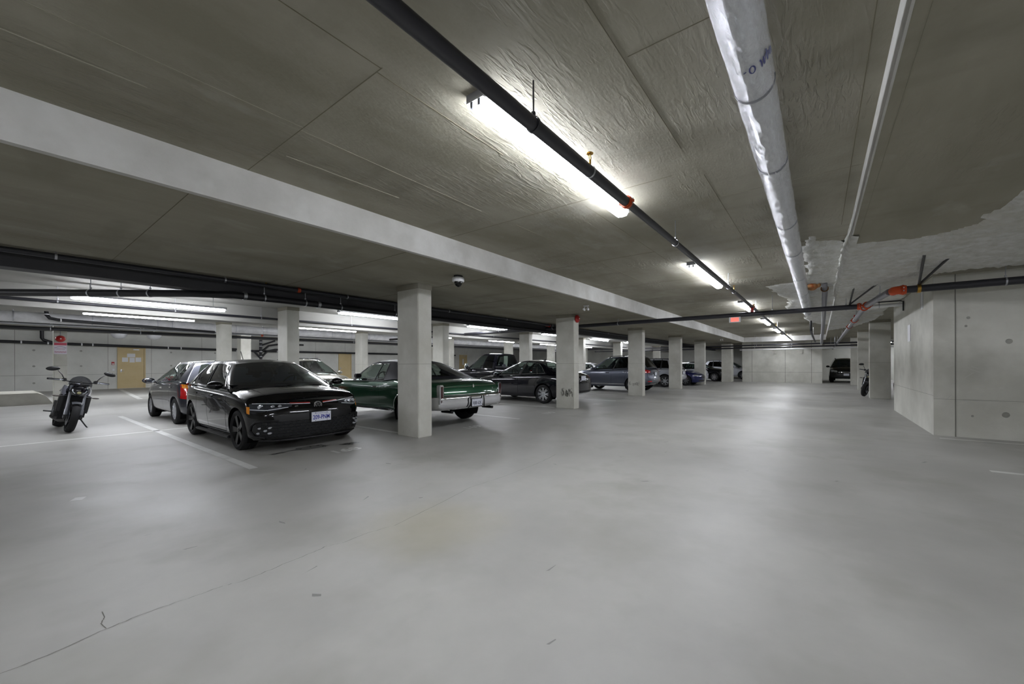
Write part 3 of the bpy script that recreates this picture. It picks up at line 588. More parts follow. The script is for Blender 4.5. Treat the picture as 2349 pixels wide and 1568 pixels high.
spray('rough white sprayed insulation on the slab above the shear wall', [(.2,6.75),(.37,6.78),(.7,6.85),(1.05,6.92),(1.3,6.85),(1.55,6.65),(1.58,6.1),(1.60,5.6),(1.9,5.0),(2.6,4.5),(5,4.2),(5,9.7),(2.9,9.75),(1.7,9.8),(1.74,12),(1.72,19),(1.3,22),(.2,24)], ZR, clip=(XR,99))
spray('rough white sprayed insulation patch on the aisle ceiling round the foil duct', [(.6,7.65),(-.2,6.85),(-.27,10.5),(-1.08,10.7),(-.85,12.3),(-.72,13.6),(-.97,15.4),(-.5,17),(-.46,20),(-.05,22.2),(.6,23)], ZT, clip=(-99,XR))
mb = MB(); from mathutils import noise as _nz
rows = []
for i in range(0, 130):
    y = 6.3 + i*.05; rows.append([(XR-.014-.05*max(.05,1+1.1*_nz.noise(Vector((y*6,k*.9,0))))*math.sin(PI*(k+.6)/6.2)*min(1,i/25)*min(1,(129-i)/20), y, ZR-.01+(ZT-ZR+.02)*k/5) for k in range(6)]); rows[-1].insert(0, (XR+.06, y, ZR-.03))
tag(mb.grid(rows).build('sprayed_insulation', SPRAY, angle=180, origin=(XR,8,3)), 'thick ridge of white sprayed insulation on the slab edge', 'insulation', kind='stuff')
# ---------------------------------------------------------------- vehicles
def pch(keys, x):
    """smooth interpolation through (x, value) keys without overshoot"""
    k = sorted(keys)
    if x <= k[0][0]: return k[0][1]
    if x >= k[-1][0]: return k[-1][1]
    n = len(k); h = [k[i+1][0]-k[i][0] for i in range(n-1)]; d = [(k[i+1][1]-k[i][1])/h[i] for i in range(n-1)]
    m_ = [d[0]] + [0 if d[i-1]*d[i] <= 0 else 2*d[i-1]*d[i]/(d[i-1]+d[i]) for i in range(1,n-1)] + [d[-1]]
    for i in range(n-1):
        if x <= k[i+1][0]:
            t = (x-k[i][0])/h[i]; a, b = k[i][1], k[i+1][1]
            return (2*t**3-3*t*t+1)*a + (t**3-2*t*t+t)*h[i]*m_[i] + (-2*t**3+3*t*t)*b + (t**3-t*t)*h[i]*m_[i+1]
def sstep(a, b, x):
    t = min(1, max(0, (x-a)/(b-a))); return t*t*(3-2*t)
TYRE = mat('tyre_rubber', (30,30,31), 0.75, spec=0.3)
ALLOY = mat('alloy_rim', (196,198,202), 0.28, 0.85); ALLOYD = mat('dark_rim', (20,20,22), 0.32, 0.4); CHROME = mat('chrome', (226,227,231), 0.08, 1.0)
HUBC = mat('silver_hubcap', (186,188,192), 0.4, 0.5)
TRIM = mat('black_trim', (22,22,24), 0.5); WELL = mat('wheel_well', (10,10,11), 0.9, spec=0.1)
GLASS = glassmat('car_glass', (196,208,204)); DGLASS = glassmat('tinted_glass', (36,40,42)); LENS = glassmat('clear_lens', (225,228,232))
SEAT = mat('seat_fabric', (66,68,74), 0.9); DASH = mat('dashboard', (26,27,30), 0.7)
HEADL = mat('headlamp_reflector', (206,210,216), 0.15, 0.7); HEADB = mat('headlamp_dark', (96,100,108), 0.16, 0.7); TAILR = mat('tail_lamp_red', (176,16,18), 0.15, coat=1); AMBER = mat('amber_lens', (226,140,30), 0.2, coat=1)
LEDW = mat('led_bar_white', (236,238,245), 0.2); PLATEW = mat('plate_white', (214,216,226), 0.45); PLATEB = mat('plate_blue_ink', (44,52,150), 0.5); PLATEG = mat('plate_dark_ink', (60,66,84), 0.5)
def paint(name, col, metal=0.2, rough=0.28): return mat(name, col, rough, metal, 0.15, coat=1.0)
class Car:
    def __init__(s, name, label, loc, rot, P, body, group='parked cars', cat='car'):
        s.P = P; s.root = thing(name, label, cat, loc, rot, group); s.body = body; zs = P.get('zs', 1.0); s.zs = zs
        sc = lambda ks: [(a, b*zs) for a, b in ks]
        s.wb, s.hwm = P['wb'], P['W']/2; s.xF = P['wb']/2 + P['fo']; s.xR = -P['wb']/2 - P['ro']
        s.hwk = P.get('hw') or [(s.xR, .80), (s.xR+.12, .91), (s.xR+.4, .975), (s.xR+1.0, 1.0), (s.xF-.9, 1.0), (s.xF-.4, .965), (s.xF-.12, .90), (s.xF, .79)]
        s.zck, s.shk, s.zbk = sc(P['zc']), sc(P['sh']), sc(P['zb'])
        s.shell(); s.cabin(); s.wheels()
    hw = lambda s, x: pch(s.hwk, x)*s.hwm
    def deform(s, x, y, z):
        P = s.P; q = min(1, abs(y)/s.hwm)
        f = sstep(s.xF-.55, s.xF, x); r = sstep(s.xR+.55, s.xR, x)
        zz = z/s.zs
        x += f*(pch(P['nose'], zz) - P['sw'][0]*q**2.2); x -= r*(pch(P['tail'], zz) - P['sw'][1]*q**2.2)
        return (x, y, z)
    def shell(s):
        P = s.P; fr = (0, .25, .5, .74, .9); N = P.get('ns', 46)
        side = P.get('side') or ((.10,.962),(.25,.982),(.42,.996),(.6,1.0),(.75,.996),(.87,.985),(.95,.965))
        st = [s.xR + (s.xF-s.xR)*(.5-.5*math.cos(PI*i/N)) if P.get('cosst') else s.xR + (s.xF-s.xR)*i/N for i in range(N+1)]
        rings = []
        for x in st:
            hw, zb, sh, zc = s.hw(x), pch(s.zbk, x), pch(s.shk, x), pch(s.zck, x)
            b = [(f*hw, zb + (.012 if f > .85 else 0)) for f in fr]
            sd = [(yf*hw, zb + h*(sh-zb)) for h, yf in side]
            t = [(f*hw*1.0, sh + (zc-sh)*(1-(f/.93)**2.4) + .004) for f in fr[::-1]]
            rings.append(b + sd + t)
        n = len(rings[0]); mb = MB(); ns = len(side)
        for sgn in (1,-1):
            mb.grid([[s.deform(x, sgn*y, z) for y, z in rg] for x, rg in zip(st, rings)])
            for x, rg in ((st[0], rings[0]), (st[-1], rings[-1])):
                rows = []
                outer = rg[4:4+ns+2]                    # b4, sides, t4
                for c in range(5):
                    bz, tz = rg[c][1], rg[n-1-c][1]; o0, o1 = outer[0][1], outer[-1][1]
                    rows.append([s.deform(x, sgn*(fr[c]/fr[4])*y, bz + (tz-bz)*(z-o0)/(o1-o0)) for y, z in outer])
                mb.grid(rows)
        me = mb.mesh('body', None, weld=True)
        # wheel arches
        R = P['R']; ra = P.get('ra', R+.045); cut = MB()
        for wx in (s.wb/2, -s.wb/2):
            for sg in (1,-1):
                y0, y1 = sorted((sg*(s.hwm-.33), sg*(s.hwm+.2)))
                rr = P.get('rra', ra) if wx < 0 else ra
                c = MB().lathe([(.0005,0),(rr,0),(rr,y1-y0),(.0005,y1-y0)], 40, axes((1,0,0),(0,0,-1),(0,1,0),(wx,y0,R)))
                cut.add(c.v, c.f)
        a = bpy.data.objects.new('tmp', me); COL.objects.link(a); cm = cut.mesh('cut', None, weld=True); b = bpy.data.objects.new('tmpc', cm); COL.objects.link(b)
        md = a.modifiers.new('b', 'BOOLEAN'); md.operation = 'DIFFERENCE'; md.object = b; md.solver = 'EXACT'
        me2 = bpy.data.meshes.new_from_object(a.evaluated_get(bpy.context.evaluated_depsgraph_get()))
        bpy.data.objects.remove(a); bpy.data.objects.remove(b); bpy.data.meshes.remove(me); bpy.data.meshes.remove(cm)
        for p in me2.polygons: p.use_smooth = True
        me2.set_sharp_from_angle(angle=math.radians(38)); me2.materials.clear(); me2.materials.append(s.body); me2.name = 'body'
        s.bodyo = link('body', me2, s.root)
        bm = bmesh.new(); bm.from_mesh(me2); s.bvh = BVHTree.FromBMesh(bm); bm.free()
        for wx in (s.wb/2, -s.wb/2):                     # dark liners
            for sg in (1,-1):
                mb = MB(); rr = (P.get('rra', ra) if wx < 0 else ra)-.004; ya, yb = sg*(s.hwm-.325), sg*(s.hwm-.06)
                mb.grid([[(wx+rr*math.cos(t*PI/18), y, R+rr*math.sin(t*PI/18)) for t in range(-3,22)] for y in (ya, yb)])
                mb.add([(wx,ya,R)] + [(wx+rr*math.cos(t*PI/18), ya, R+rr*math.sin(t*PI/18)) for t in range(-3,22)], [(0,k,k+1) for k in range(1,25)])
                mb.build('wheel_well', WELL, s.root, weld=True)
    # greenhouse ---------------------------------------------------
    def B(s, t):
        g = s.P['gh']; x = g['xb'][0] + (g['xb'][1]-g['xb'][0])*t
        y = g.get('yb', .955)*s.hw(x); return Vector((x, y, pch(s.shk, x) + .002))
    def Rf(s, t):
        g = s.P['gh']; x = g['xr'][0] + (g['xr'][1]-g['xr'][0])*t
        y = g['yr']*(1 - .10*max(0, .25-t)**2*8 - g.get('rt', .06)*max(0, t-.6)**2*6); return Vector((x, y, pch(g['zr'], t)*s.zs))
    def S(s, t, v, sg=1):
        p = s.B(t).lerp(s.Rf(t), v); p.y += s.P['gh'].get('bul', .03)*4*v*(1-v)*.6
        return Vector((p.x, sg*p.y, p.z))
    def W(s, u, v, end):
        g = s.P['gh']; p = s.S(end, v); k = 1-u*u
        bl = (g['wb'][0] if end == 0 else -g['wb'][1])*(1-.55*v); cr = g['cr']*v + g.get('c0', .03)*(1-v)*0.6
        return Vector((p.x + bl*k, u*p.y, p.z + cr*k))
    def cabin(s):
        P = s.P; g = P['gh']; s0, s1 = g.get('s', (.05, .90)); wins = g['win']
        lines = [(0,0)] + [q for w_ in wins for q in ((w_[0],w_[1]),(w_[2],w_[3]))] + [(1,1)]
        frame = MB(); black = g.get('black', ())
        def reg(i, u, v): 
            (b0,t0),(b1,t1) = lines[i], lines[i+1]; a = b0+(t0-b0)*v; c = b1+(t1-b1)*v; return a+(c-a)*u
        for sg in (1,-1):
            for i in range(len(lines)-1):
                nu = 6; L_ = lambda v0, v1, nv=5: [[s.S(reg(i, k/nu, v0+(v1-v0)*j/nv), v0+(v1-v0)*j/nv, sg) for k in range(nu+1)] for j in range(nv+1)]
                if i % 2 == 0:
                    if i in black: MB().grid(L_(0,1,8)).build('pillar', TRIM, s.root, 40)
                    else: frame.grid(L_(0,1,8))
                else:
                    frame.grid(L_(0,s0,1)); frame.grid(L_(s1,1,3))
                    wo = MB().grid(L_(s0,s1,6)).build('side_window', g.get('glass', [GLASS]*9)[i//2], s.root, 60)
                    if g.get('trim'):
                        row = L_(s0,s1,6); loop = row[0] + [r_[-1] for r_ in row[1:]] + row[-1][::-1][1:] + [r_[0] for r_ in row[::-1][1:]]
                        MB().tube([p + Vector((0, sg*.003, 0)) for p in loop], .006, 5, False).build('window_trim', g['trim'], wo, 60)
        for end in (0,1):
            nv, nu = 8, 12
            for u0, u1 in ((-1,-g.get('wf',.94)),(g.get('wf',.94),1)): frame.grid([[s.W(u0+(u1-u0)*k/2, v/nv, end) for k in range(3)] for v in range(nv+1)])
            wf = g.get('wf', .94); lo, hi = (.0, 1.0) if end == 0 else g.get('rw', (.08, .95))
            if end == 1: 
                wf2 = g.get('wfr', wf)
                frame.grid([[s.W(-wf+2*wf*k/nu, lo*v, end) for k in range(nu+1)] for v in range(2)]); frame.grid([[s.W(-wf+2*wf*k/nu, hi+(1-hi)*v, end) for k in range(nu+1)] for v in range(2)])
                for u0, u1 in ((-wf,-wf2),(wf2,wf)):
                    if wf2 < wf: frame.grid([[s.W(u0+(u1-u0)*k, lo+(hi-lo)*v/nv, end) for k in range(2)] for v in range(nv+1)])
                wf = wf2
            MB().grid([[s.W(-wf+2*wf*k/nu, lo+(hi-lo)*v/nv, end) for k in range(nu+1)] for v in range(nv+1)]).build('windscreen' if end == 0 else 'rear_window', g.get('wglass', GLASS) if end == 0 else g.get('rglass', GLASS), s.root, 60)
        nt, nu = 14, 12; rows = []
        for i in range(nt+1):
            t = i/nt; row = []
            for k in range(nu+1):
                u = -1+2*k/nu; q = 1-u*u; p = s.Rf(t); bx = (g['wb'][0]*.45*(1-t) - g['wb'][1]*.45*t)*q
                row.append((p.x+bx, u*p.y, p.z + g['cr']*q))
            rows.append(row)
        rm = g.get('roofmat', s.body)
        MB().grid(rows).build('roof', rm, s.root, 60)
        frame.build('cabin_frame', g.get('framemat', rm if g.get('vinyl') else s.body), s.root, 40, weld=True)
        # interior
        x0, x1 = g['xb']; mb = MB()
        xs = [x0-.12+(x1-x0+.24)*k/8 for k in range(9)]
        mb.grid([[(x, y*.9*s.hw(x), max(pch(s.shk,x),pch(s.zck,x))+.012) for y in (-1,-.5,0,.5,1)] for x in xs]); mb.build('cabin_lining', DASH, s.root)
        zb_ = pch(s.shk, (x0+x1)/2)
        if P.get('interior', True):
            xd = x0-.18; MB().bbox(xd-.3, xd+.02, -s.hwm*.8, s.hwm*.8, zb_-.05, zb_+.05, .03).build('dashboard', DASH, s.root, 40)
            sx = P.get('seatx', (x0+ g['xr'][0])/2-.65)
            for yy in (-.37,.37):
                b_ = MB().bbox(sx-.09, sx+.05, yy-.23, yy+.23, zb_-.1, zb_+.20*s.zs, .045).build('seat', P.get('seatmat', SEAT), s.root, 50)
                MB().bbox(sx-.11, sx-.02, yy-.13, yy+.13, zb_+.20*s.zs, zb_+.36*s.zs, .035).build('headrest', P.get('seatmat', SEAT), b_, 50)
            bx = sx-.85; bb = MB().bbox(bx-.1, bx+.02, -.6, .6, zb_-.1, zb_+.12, .04).build('rear_seat', P.get('seatmat', SEAT), s.root, 50)
            for yy in (-.36,.36): MB().bbox(bx-.1, bx-.02, yy-.12, yy+.12, zb_+.12, zb_+.24, .03).build('headrest', P.get('seatmat', SEAT), bb, 50)
            M = Matrix.Translation((sx+.42, .37, zb_+.03)) @ Matrix.Rotation(math.radians(-62), 4, 'Y')
            mb = MB(); mb.tube([M @ Vector((.185*math.cos(k*PI/12), .185*math.sin(k*PI/12), 0)) for k in range(25)], .014, 8, False); mb.tube([M @ Vector((-.18,0,0)), M @ Vector((.18,0,0))], .012, 6); mb.tube([M @ Vector((0,-.18,0)), M @ Vector((0,.18,0))], .012, 6)
            mb.build('steering_wheel', DASH, s.root, 50)
    # wheels --------------------------------------------------------
    def wheels(s):
        P = s.P; R, wd, rr = P['R'], P.get('tw', .215), P['rim']; style = P.get('style', ('spoke', 5, ALLOY))
        rsc = P.get('rwheel', 1.0)
        for wx in (s.wb/2, -s.wb/2):
            T = MB(); tp = [(rr-.012,-wd*.42),(rr+.01,-wd*.5),(R-.05,-wd*.52),(R-.012,-wd*.44),(R,-wd*.34),(R,-wd*.02),(R-.008,0),(R,wd*.02),(R,wd*.34),(R-.012,wd*.44),(R-.05,wd*.52),(rr+.01,wd*.5),(rr-.012,wd*.42)]
            My = axes((1,0,0),(0,0,-1),(0,1,0),(0,0,0))
            tm = MB().lathe(tp, 48, My, True).mesh('tyre', 35); tm.materials.append(TYRE)
            rb = MB(); rb.lathe([(rr-.01,-wd*.42),(rr-.02,-wd*.3),(rr-.03,wd*.2),(rr-.008,wd*.44),(rr+.006,wd*.46),(rr+.004,wd*.40)], 40, My)
            kind, n, rm = style
            if kind == 'cap':
                rb.lathe([(.001,wd*.46),(.05,wd*.46),(.06,wd*.43),(rr*.5,wd*.44),(rr*.86,wd*.40),(rr,wd*.43)], 40, My)
                for k in range(n):
                    a = 2*PI*k/n; c = Vector((math.cos(a)*rr*.68, wd*.44, math.sin(a)*rr*.68)); rb.obox(c, (rr*.34,.012,rr*.10), Matrix.Rotation(-a,3,'Y'))
            else:
                rb.lathe([(.001,wd*.40),(.03,wd*.40),(.035,wd*.37),(.07,wd*.35),(.072,wd*.2),(.001,wd*.2)], 24, My)
                for k in range(n):
                    a0 = 2*PI*k/n
                    for da in ((-.13,.13) if kind == 'twin' else (0,)):
                        a = a0+da; ca, sa = math.cos(a), math.sin(a); tang = Vector((-sa,0,ca)); rad = Vector((ca,0,sa))
                        w0, w1 = (.016,.013) if kind == 'twin' else (.045,.030) if n <= 6 else (.03,.02)
                        if kind == 'blade': w0, w1 = .035, .05
                        vs = []
                        for r_, ww, yy in ((.05,w0,wd*.37),(rr*.55,(w0+w1)/2,wd*.40),(rr-.012,w1,wd*.43)):
                            c = rad*r_; vs += [c-tang*ww+Vector((0,yy,0)), c+tang*ww+Vector((0,yy,0)), c+tang*ww*.8+Vector((0,yy-.035,0)), c-tang*ww*.8+Vector((0,yy-.035,0))]
                        rb.add(vs, [(i*4+j, i*4+(j+1)%4, i*4+4+(j+1)%4, i*4+4+j) for i in range(2) for j in range(4)])
            rmesh = rb.mesh('rim', 35); rmesh.materials.append(rm)
            dm = MB().lathe([(.07,0),(rr*.72,0),(rr*.72,.02),(.07,.02)], 32, My, True).mesh('brake_disc', 40); dm.materials.append(mat('brake_disc', (90,90,92), .4, .8))
            bk = MB().lathe([(.001,-.02),(rr-.03,-.02)], 32, My).mesh('hub_backing'); bk.materials.append(WELL)
            for sg in (1,-1):
                t = link('tyre', tm, s.root); t.location = (wx, sg*(s.hwm-wd/2-P.get('inset', .015)), R); t.rotation_euler = (0,0,0 if sg > 0 else PI)
                link('rim', rmesh, t); 
                if kind != 'cap': link('brake_disc', dm, t)
                link('hub_backing', bk, t)
    # surface details ----------------------------------------------
    def hit(s, d, a, b, off):
        """d: 'F','R' from front/rear with (y,z); 'L','I' from left(+y)/right with (x,z); 'T' from above with (x,y)"""
        b2 = b*s.zs
        o, v = {'F': (Vector((9,a,b2)), Vector((-1,0,0))), 'R': (Vector((-9,a,b2)), Vector((1,0,0))), 'L': (Vector((a,9,b2)), Vector((0,-1,0))), 'I': (Vector((a,-9,b2)), Vector((0,1,0))), 'T': (Vector((a,b,9)), Vector((0,0,-1)))}[d]
        h, n, i, ds = s.bvh.ray_cast(o, v)
        if h is None: return None
        return h - v*off
    def patch(s, name, m_, d, top, bot, nu=8, nv=3, off=.004, parent=None, mirror=False, thick=True):
        """two polylines joined into a sheet that follows the body, with a turned-in rim"""
        def samp(pl, t):
            if len(pl) == 1: return pl[0]
            q = t*(len(pl)-1); i = min(int(q), len(pl)-2); f = q-i; return tuple(pl[i][k]+(pl[i+1][k]-pl[i][k])*f for k in (0,1))
        out = []
        for sg in ((1,-1) if mirror else (1,)):
            rows = []; dd = d
            if mirror and sg < 0 and d in 'LI': dd = 'I' if d == 'L' else 'L'
            for j in range(nv+1):
                row = []
                for i in range(nu+1):
                    a, b = samp(top, i/nu); c, e = samp(bot, i/nu); f = j/nv
                    y, z = a+(c-a)*f, b+(e-b)*f
                    if sg < 0 and d in 'FR': y = -y
                    if sg < 0 and d == 'T': z = -z
                    h = s.hit(dd, y, z, off); row.append(h if h is not None else (row[-1].copy() if row else Vector((0,0,0))))
                rows.append(row)
            mb = MB().grid(rows)
            if thick:
                v = {'F':(-1,0,0),'R':(1,0,0),'L':(0,-1,0),'I':(0,1,0),'T':(0,0,-1)}[dd]; inn = Vector(v)*(off+.012)
                for line in (rows[0], rows[-1], [r_[0] for r_ in rows], [r_[-1] for r_ in rows]): mb.grid([line, [p+inn for p in line]])
            o = mb.build(name, m_, parent or s.root, 40); out.append(o)
        return out if mirror else out[0]
    def seam(s, d, pts, w=.006, m_=None, name='panel_gap', off=.0015, mirror=True, sub=6):
        for dd in ((d, {'L':'I','I':'L'}.get(d, d)) if mirror and d in 'LI' else (d,)):
            line = []
            for (a,b),(c,e) in zip(pts, pts[1:]): line += [(a+(c-a)*k/sub, b+(e-b)*k/sub) for k in range(sub)]
            line.append(pts[-1]); r1, r2 = [], []
            for i, (a,b) in enumerate(line):
                q = line[min(i+1,len(line)-1)]; p = line[max(i-1,0)]; t = Vector((q[0]-p[0], q[1]-p[1])).normalized(); nx, ny = -t.y*w/2, t.x*w/2
                h1, h2 = s.hit(dd, a+nx, b+ny, off), s.hit(dd, a-nx, b-ny, off)
                if h1 is not None and h2 is not None: r1.append(h1); r2.append(h2)
            if len(r1) > 1: MB().grid([r1, r2]).build(name, m_ or WELL, s.root)
    def handle(s, x, z, m_=None, l=.19):
        for d, sg in (('L',1),('I',-1)):
            h = s.hit(d, x, z, 0)
            if h is not None: MB().bbox(h.x-l/2, h.x+l/2, h.y-.012, h.y+.012 , h.z-.018, h.z+.018, .008).add([], []).build('door_handle', m_ or s.body, s.root, 40)
    def mirrors(s, x, z, m_=None, size=(.10,.11,.075), arm=.05):
        for sg in (1,-1):
            y = sg*(s.hw(x)+size[1]*.75+arm*.3); zz = z*s.zs
            o = MB().ellipsoid((x,y,zz), size, 16, 10).build('side_mirror', m_ or s.body, s.root, 60)
            MB().lathe([(.001,0),(.6,0),(.85,-.2)], 16, axes((0,size[1],0),(0,0,size[2]),(-size[0]*.2,0,0),(x-size[0]*.86,y,zz))).build('mirror_glass', CHROME, o, 60)
            MB().tube([(x, sg*(s.hw(x)*.94), zz-.05), (x, y-sg*size[1]*.5, zz-.02)], .025, 8).build('mirror_arm', TRIM, o, 40)
    def plate(s, d, y, z, text=None, ink=None, sub=None, size=(.305,.155), off=.02, tilt=0):
        h = s.hit(d, y, z, off); x = h.x; sg = 1 if d == 'F' else -1; zz = z*s.zs
        M = Matrix.Translation((x, y, zz)) @ Matrix.Rotation(0 if d == 'F' else PI, 4, 'Z') @ Matrix.Rotation(tilt, 4, 'Y')
        mb = MB(); a, b = size[0]/2, size[1]/2
        br = MB().bbox(-.022, .0, -a-.012, a+.012, -b-.012, b+.012, .004); br.v = [tuple(M @ Vector(v)) for v in br.v]; holder = br.build('plate_holder', TRIM, s.root, 40)
        pl = MB().bbox(.0005, .004, -a, a, -b, b, .001); pl.v = [tuple(M @ Vector(v)) for v in pl.v]; p = pl.build('licence_plate', PLATEW, s.root)
        T = M @ axes((0,1,0),(0,0,1),(1,0,0),(.0052,0,-.012))
        if text: textmesh('plate_text', text, .098, ink or PLATEB, p, T, sx=.70, bold=.0022)
        if sub: textmesh('plate_slogan', sub, .020, ink or PLATEB, p, M @ axes((0,1,0),(0,0,1),(1,0,0),(.0052,0,.056)))
        for yy in (-.09,.09):
            for z_ in (-.062,.062): MB().lathe([(.001,.002),(.006,.002),(.006,0)], 8, M @ axes((0,1,0),(0,0,1),(1,0,0),(.0045,yy,z_))).build('screw', WELL, p)
        return p
# ================================================================ body styles
def hatch_P(**k):
    P = dict(wb=2.5, fo=.84, ro=.74, W=1.80, R=.325, rim=.245, tw=.225, sw=(.30,.16),
        zc=[(-2.0,.80),(-1.9,.98),(-1.5,1.0),(.4,1.0),(.85,.985),(1.25,.945),(1.6,.885),(1.9,.80),(2.09,.73)],
        sh=[(-2.0,.74),(-1.85,.93),(-1.3,.96),(-.4,.94),(.5,.915),(1.0,.885),(1.5,.83),(1.85,.745),(2.09,.67)],
        zb=[(-2.0,.30),(-1.8,.22),(-1.2,.17),(1.2,.17),(1.8,.17),(2.09,.19)],
        nose=[(.17,-.03),(.3,.0),(.5,.0),(.62,-.02),(.72,-.10),(.8,-.2)], tail=[(.2,-.06),(.4,.0),(.6,0),(.8,-.05),(1.0,-.10)],
        gh=dict(xb=(.86,-1.86), xr=(-.06,-1.52), zr=[(0,1.345),(.15,1.385),(.4,1.405),(.7,1.39),(1,1.345)], yr=.56, cr=.045, c0=.10, wb=(.30,.12), bul=.035,
            win=[(.075,.05,.43,.42),(.46,.455,.80,.84),], black=(2,), wf=.95, rw=(.30,.93), wfr=.84))
    P.update(k); return P
BLK = paint('black_car_paint', (7,7,9), 0.0, 0.22)
# ---- black hot hatch, nose towards the aisle
P = hatch_P(zs=1.035, style=('blade',5,ALLOYD), interior=True, seatmat=mat('grey_seat', (92,100,112), .9))
P['gh']['wglass'] = glassmat('windscreen_glass', (150,156,156)); P['gh']['glass'] = [GLASS, DGLASS, DGLASS]; P['gh']['rglass'] = DGLASS; P['gh']['trim'] = mat('gloss_black_trim', (12,12,14), .15)
c = Car('hatchback_car', 'glossy black hatchback with a red nose stripe parked nose out left of the nearest column', (-9.01,3.14,0), 0, P, BLK)
GT = c
c.patch('headlamp', HEADB, 'F', [(.865,.735),(.72,.745),(.5,.733),(.36,.722)], [(.865,.645),(.76,.618),(.6,.628),(.37,.685)], 12, 4, .006, mirror=True)
for sg in (1,-1):
    hl = [o for o in c.root.children if o.name.startswith('headlamp')][0 if sg > 0 else 1]
    for yy, zz, r in ((.73,.688,.036),(.60,.690,.026),(.52,.694,.024)):
        h = c.hit('F', sg*yy, zz, .012); MB().lathe([(.001,.0),(r*.5,.006),(r,.0),(r*1.1,-.01)], 18, axes((0,1,0),(0,0,1),(1,0,0),h)).build('lamp_projector', HEADL, hl, 40)
    def strip(name, m_, pts, w, off, par):
        r1, r2 = [], []
        for y, z in pts: r1.append(c.hit('F', sg*y, z+w/2, off)); r2.append(c.hit('F', sg*y, z-w/2, off))
        return MB().grid([r1, r2]).build(name, m_, par)
    lin = lambda a, b, n=10: [(a[0]+(b[0]-a[0])*k/n, a[1]+(b[1]-a[1])*k/n) for k in range(n+1)]
    strip('light_signature', LEDW, lin((.84,.655),(.70,.643),5)+lin((.70,.643),(.42,.676),8), .008, .012, hl)
    strip('light_signature', LEDW, lin((.37,.724),(.80,.741)), .007, .012, hl)
    strip('red_stripe', RED, lin((.10,.726),(.37,.733)), .013, .007, c.root)
    strip('light_bar', LEDW, lin((.10,.714),(.37,.722)), .008, .007, c.root)
    # amber side marker
    for d in ('L','I'):
        pass
c.patch('side_marker', AMBER, 'L', [(1.615,.70),(1.665,.69)], [(1.645,.60),(1.685,.585)], 4, 3, .006, mirror=True)
c.patch('grille_band', mat('grille_black', (14,14,17), .35), 'F', [(.62,.56),(0,.575),(-.62,.56)], [(.60,.46),(0,.47),(-.60,.46)], 16, 2, .004)
c.patch('lower_grille', mat('grille_recess', (9,9,10), .7), 'F', [(.80,.47),(.4,.455),(0,.455),(-.4,.455),(-.80,.47)], [(.76,.245),(.4,.235),(0,.235),(-.4,.235),(-.76,.245)], 28, 4, .003)
hexm = MB(); HS = .052
for j in range(5):
    for i in range(-14, 15):
        cy = i*HS*1.72 + (HS*.86 if j % 2 else 0); cz = .262 + j*.044
        if abs(cy) > .735: continue
        for k in range(6):
            a, b = [(cy + HS*.9*math.cos(q*PI/3+PI/6), cz + HS*.52*math.sin(q*PI/3+PI/6)) for q in (k, k+1)]
            p, q = c.hit('F', *a, .009), c.hit('F', *b, .009)
            if p is not None and q is not None and .235 < (a[1]+b[1])/2 < .462: hexm.tube([p, q], .0045, 4, False)
hexm.build('grille_mesh', mat('grille_mesh_black', (40,41,44), .4), c.root)
for sg in (1,-1):
    for (yy,zz) in ((.76,.375),(.66,.38),(.71,.34),(.77,.30),(.665,.30)):
        h = c.hit('F', sg*yy, zz, .013)
        if h is not None: MB().prism([(.034*math.cos(q*PI/3), .017*math.sin(q*PI/3)) for q in range(6)], -.004, .004, axes((0,1,0),(0,0,1),(1,0,0),h)).build('fog_lamp', mat('fog_led', (170,172,176), .2, .4), c.root)
    r1 = [c.hit('F', sg*y, z, .012) for y, z in ((.56,.478),(.70,.482),(.80,.465),(.835,.41),(.84,.33),(.80,.25),(.70,.225))]
    MB().tube([p for p in r1 if p is not None], .016, 6).build('air_intake_trim', TRIM, c.root, 50)
    h0 = [c.hit('F', sg*y, .205, .01) for y in (.0,.2,.4,.6,.75,.85)]; MB().tube([p + Vector((0,0,-.03)) for p in h0 if p is not None], .016, 6).build('front_lip', TRIM, c.root, 50)
c.plate('F', 0.02, .50, '209-PNM', PLATEB, 'Beautiful British Columbia', off=.03)
# round emblem
h = c.hit('F', 0, .68, .012); MM = axes((0,1,0),(0,0,1),(1,0,0),h)
em = MB().lathe([(.052,0),(.054,.006),(.062,.006),(.063,-.012),(.05,-.012)], 28, MM, True).build('emblem', CHROME, c.root, 40)
MB().lathe([(.001,0),(.053,.001)], 24, MM).build('emblem_disc', BLK, em)
ev = MB()
for pts in (((-.022,.046),(0,.006),(.022,.046)), ((-.044,.028),(-.02,-.042),(0,-.004),(.02,-.042),(.044,.028))):
    ev.tube([MM @ Vector((a,b,.005)) for a,b in pts], .005, 6)
ev.build('emblem_letters', CHROME, em, 40)
h = c.hit('F', -.31, .683, .008); textmesh('badge', 'GTI', .03, CHROME, c.root, axes((.0,1,0),(0,0,1),(1,0,0),h))
for pts in ([(.74,.90),(.80,.6),(.74,.26)], [(-.20,.93),(-.22,.6),(-.2,.24)], [(-1.02,.93),(-.82,.72),(-.88,.5),(-.80,.26)]): c.seam('L', pts)
c.seam('L', [(.74,.255),(-.82,.255)], .012); c.seam('L', [(1.0,.80),(.2,.80),(-1.6,.82)], .004, mat('body_crease',(4,4,5),.3))
c.handle(.0,.80); c.handle(-.92,.82)
for sg in (1,-1):
    MB().bbox(-.90,.88, sg*.86-.035 , sg*.86+.035, .155, .20, .012).build('side_skirt', TRIM, c.root, 40)
c.mirrors(.66, 1.00, size=(.085,.115,.07))
c.seam('T', [(.93,.62),(1.7,.60),(1.95,.45),(2.02,0),(1.95,-.45),(1.7,-.60),(.93,-.62)], .006, mirror=False)
wp = MB()
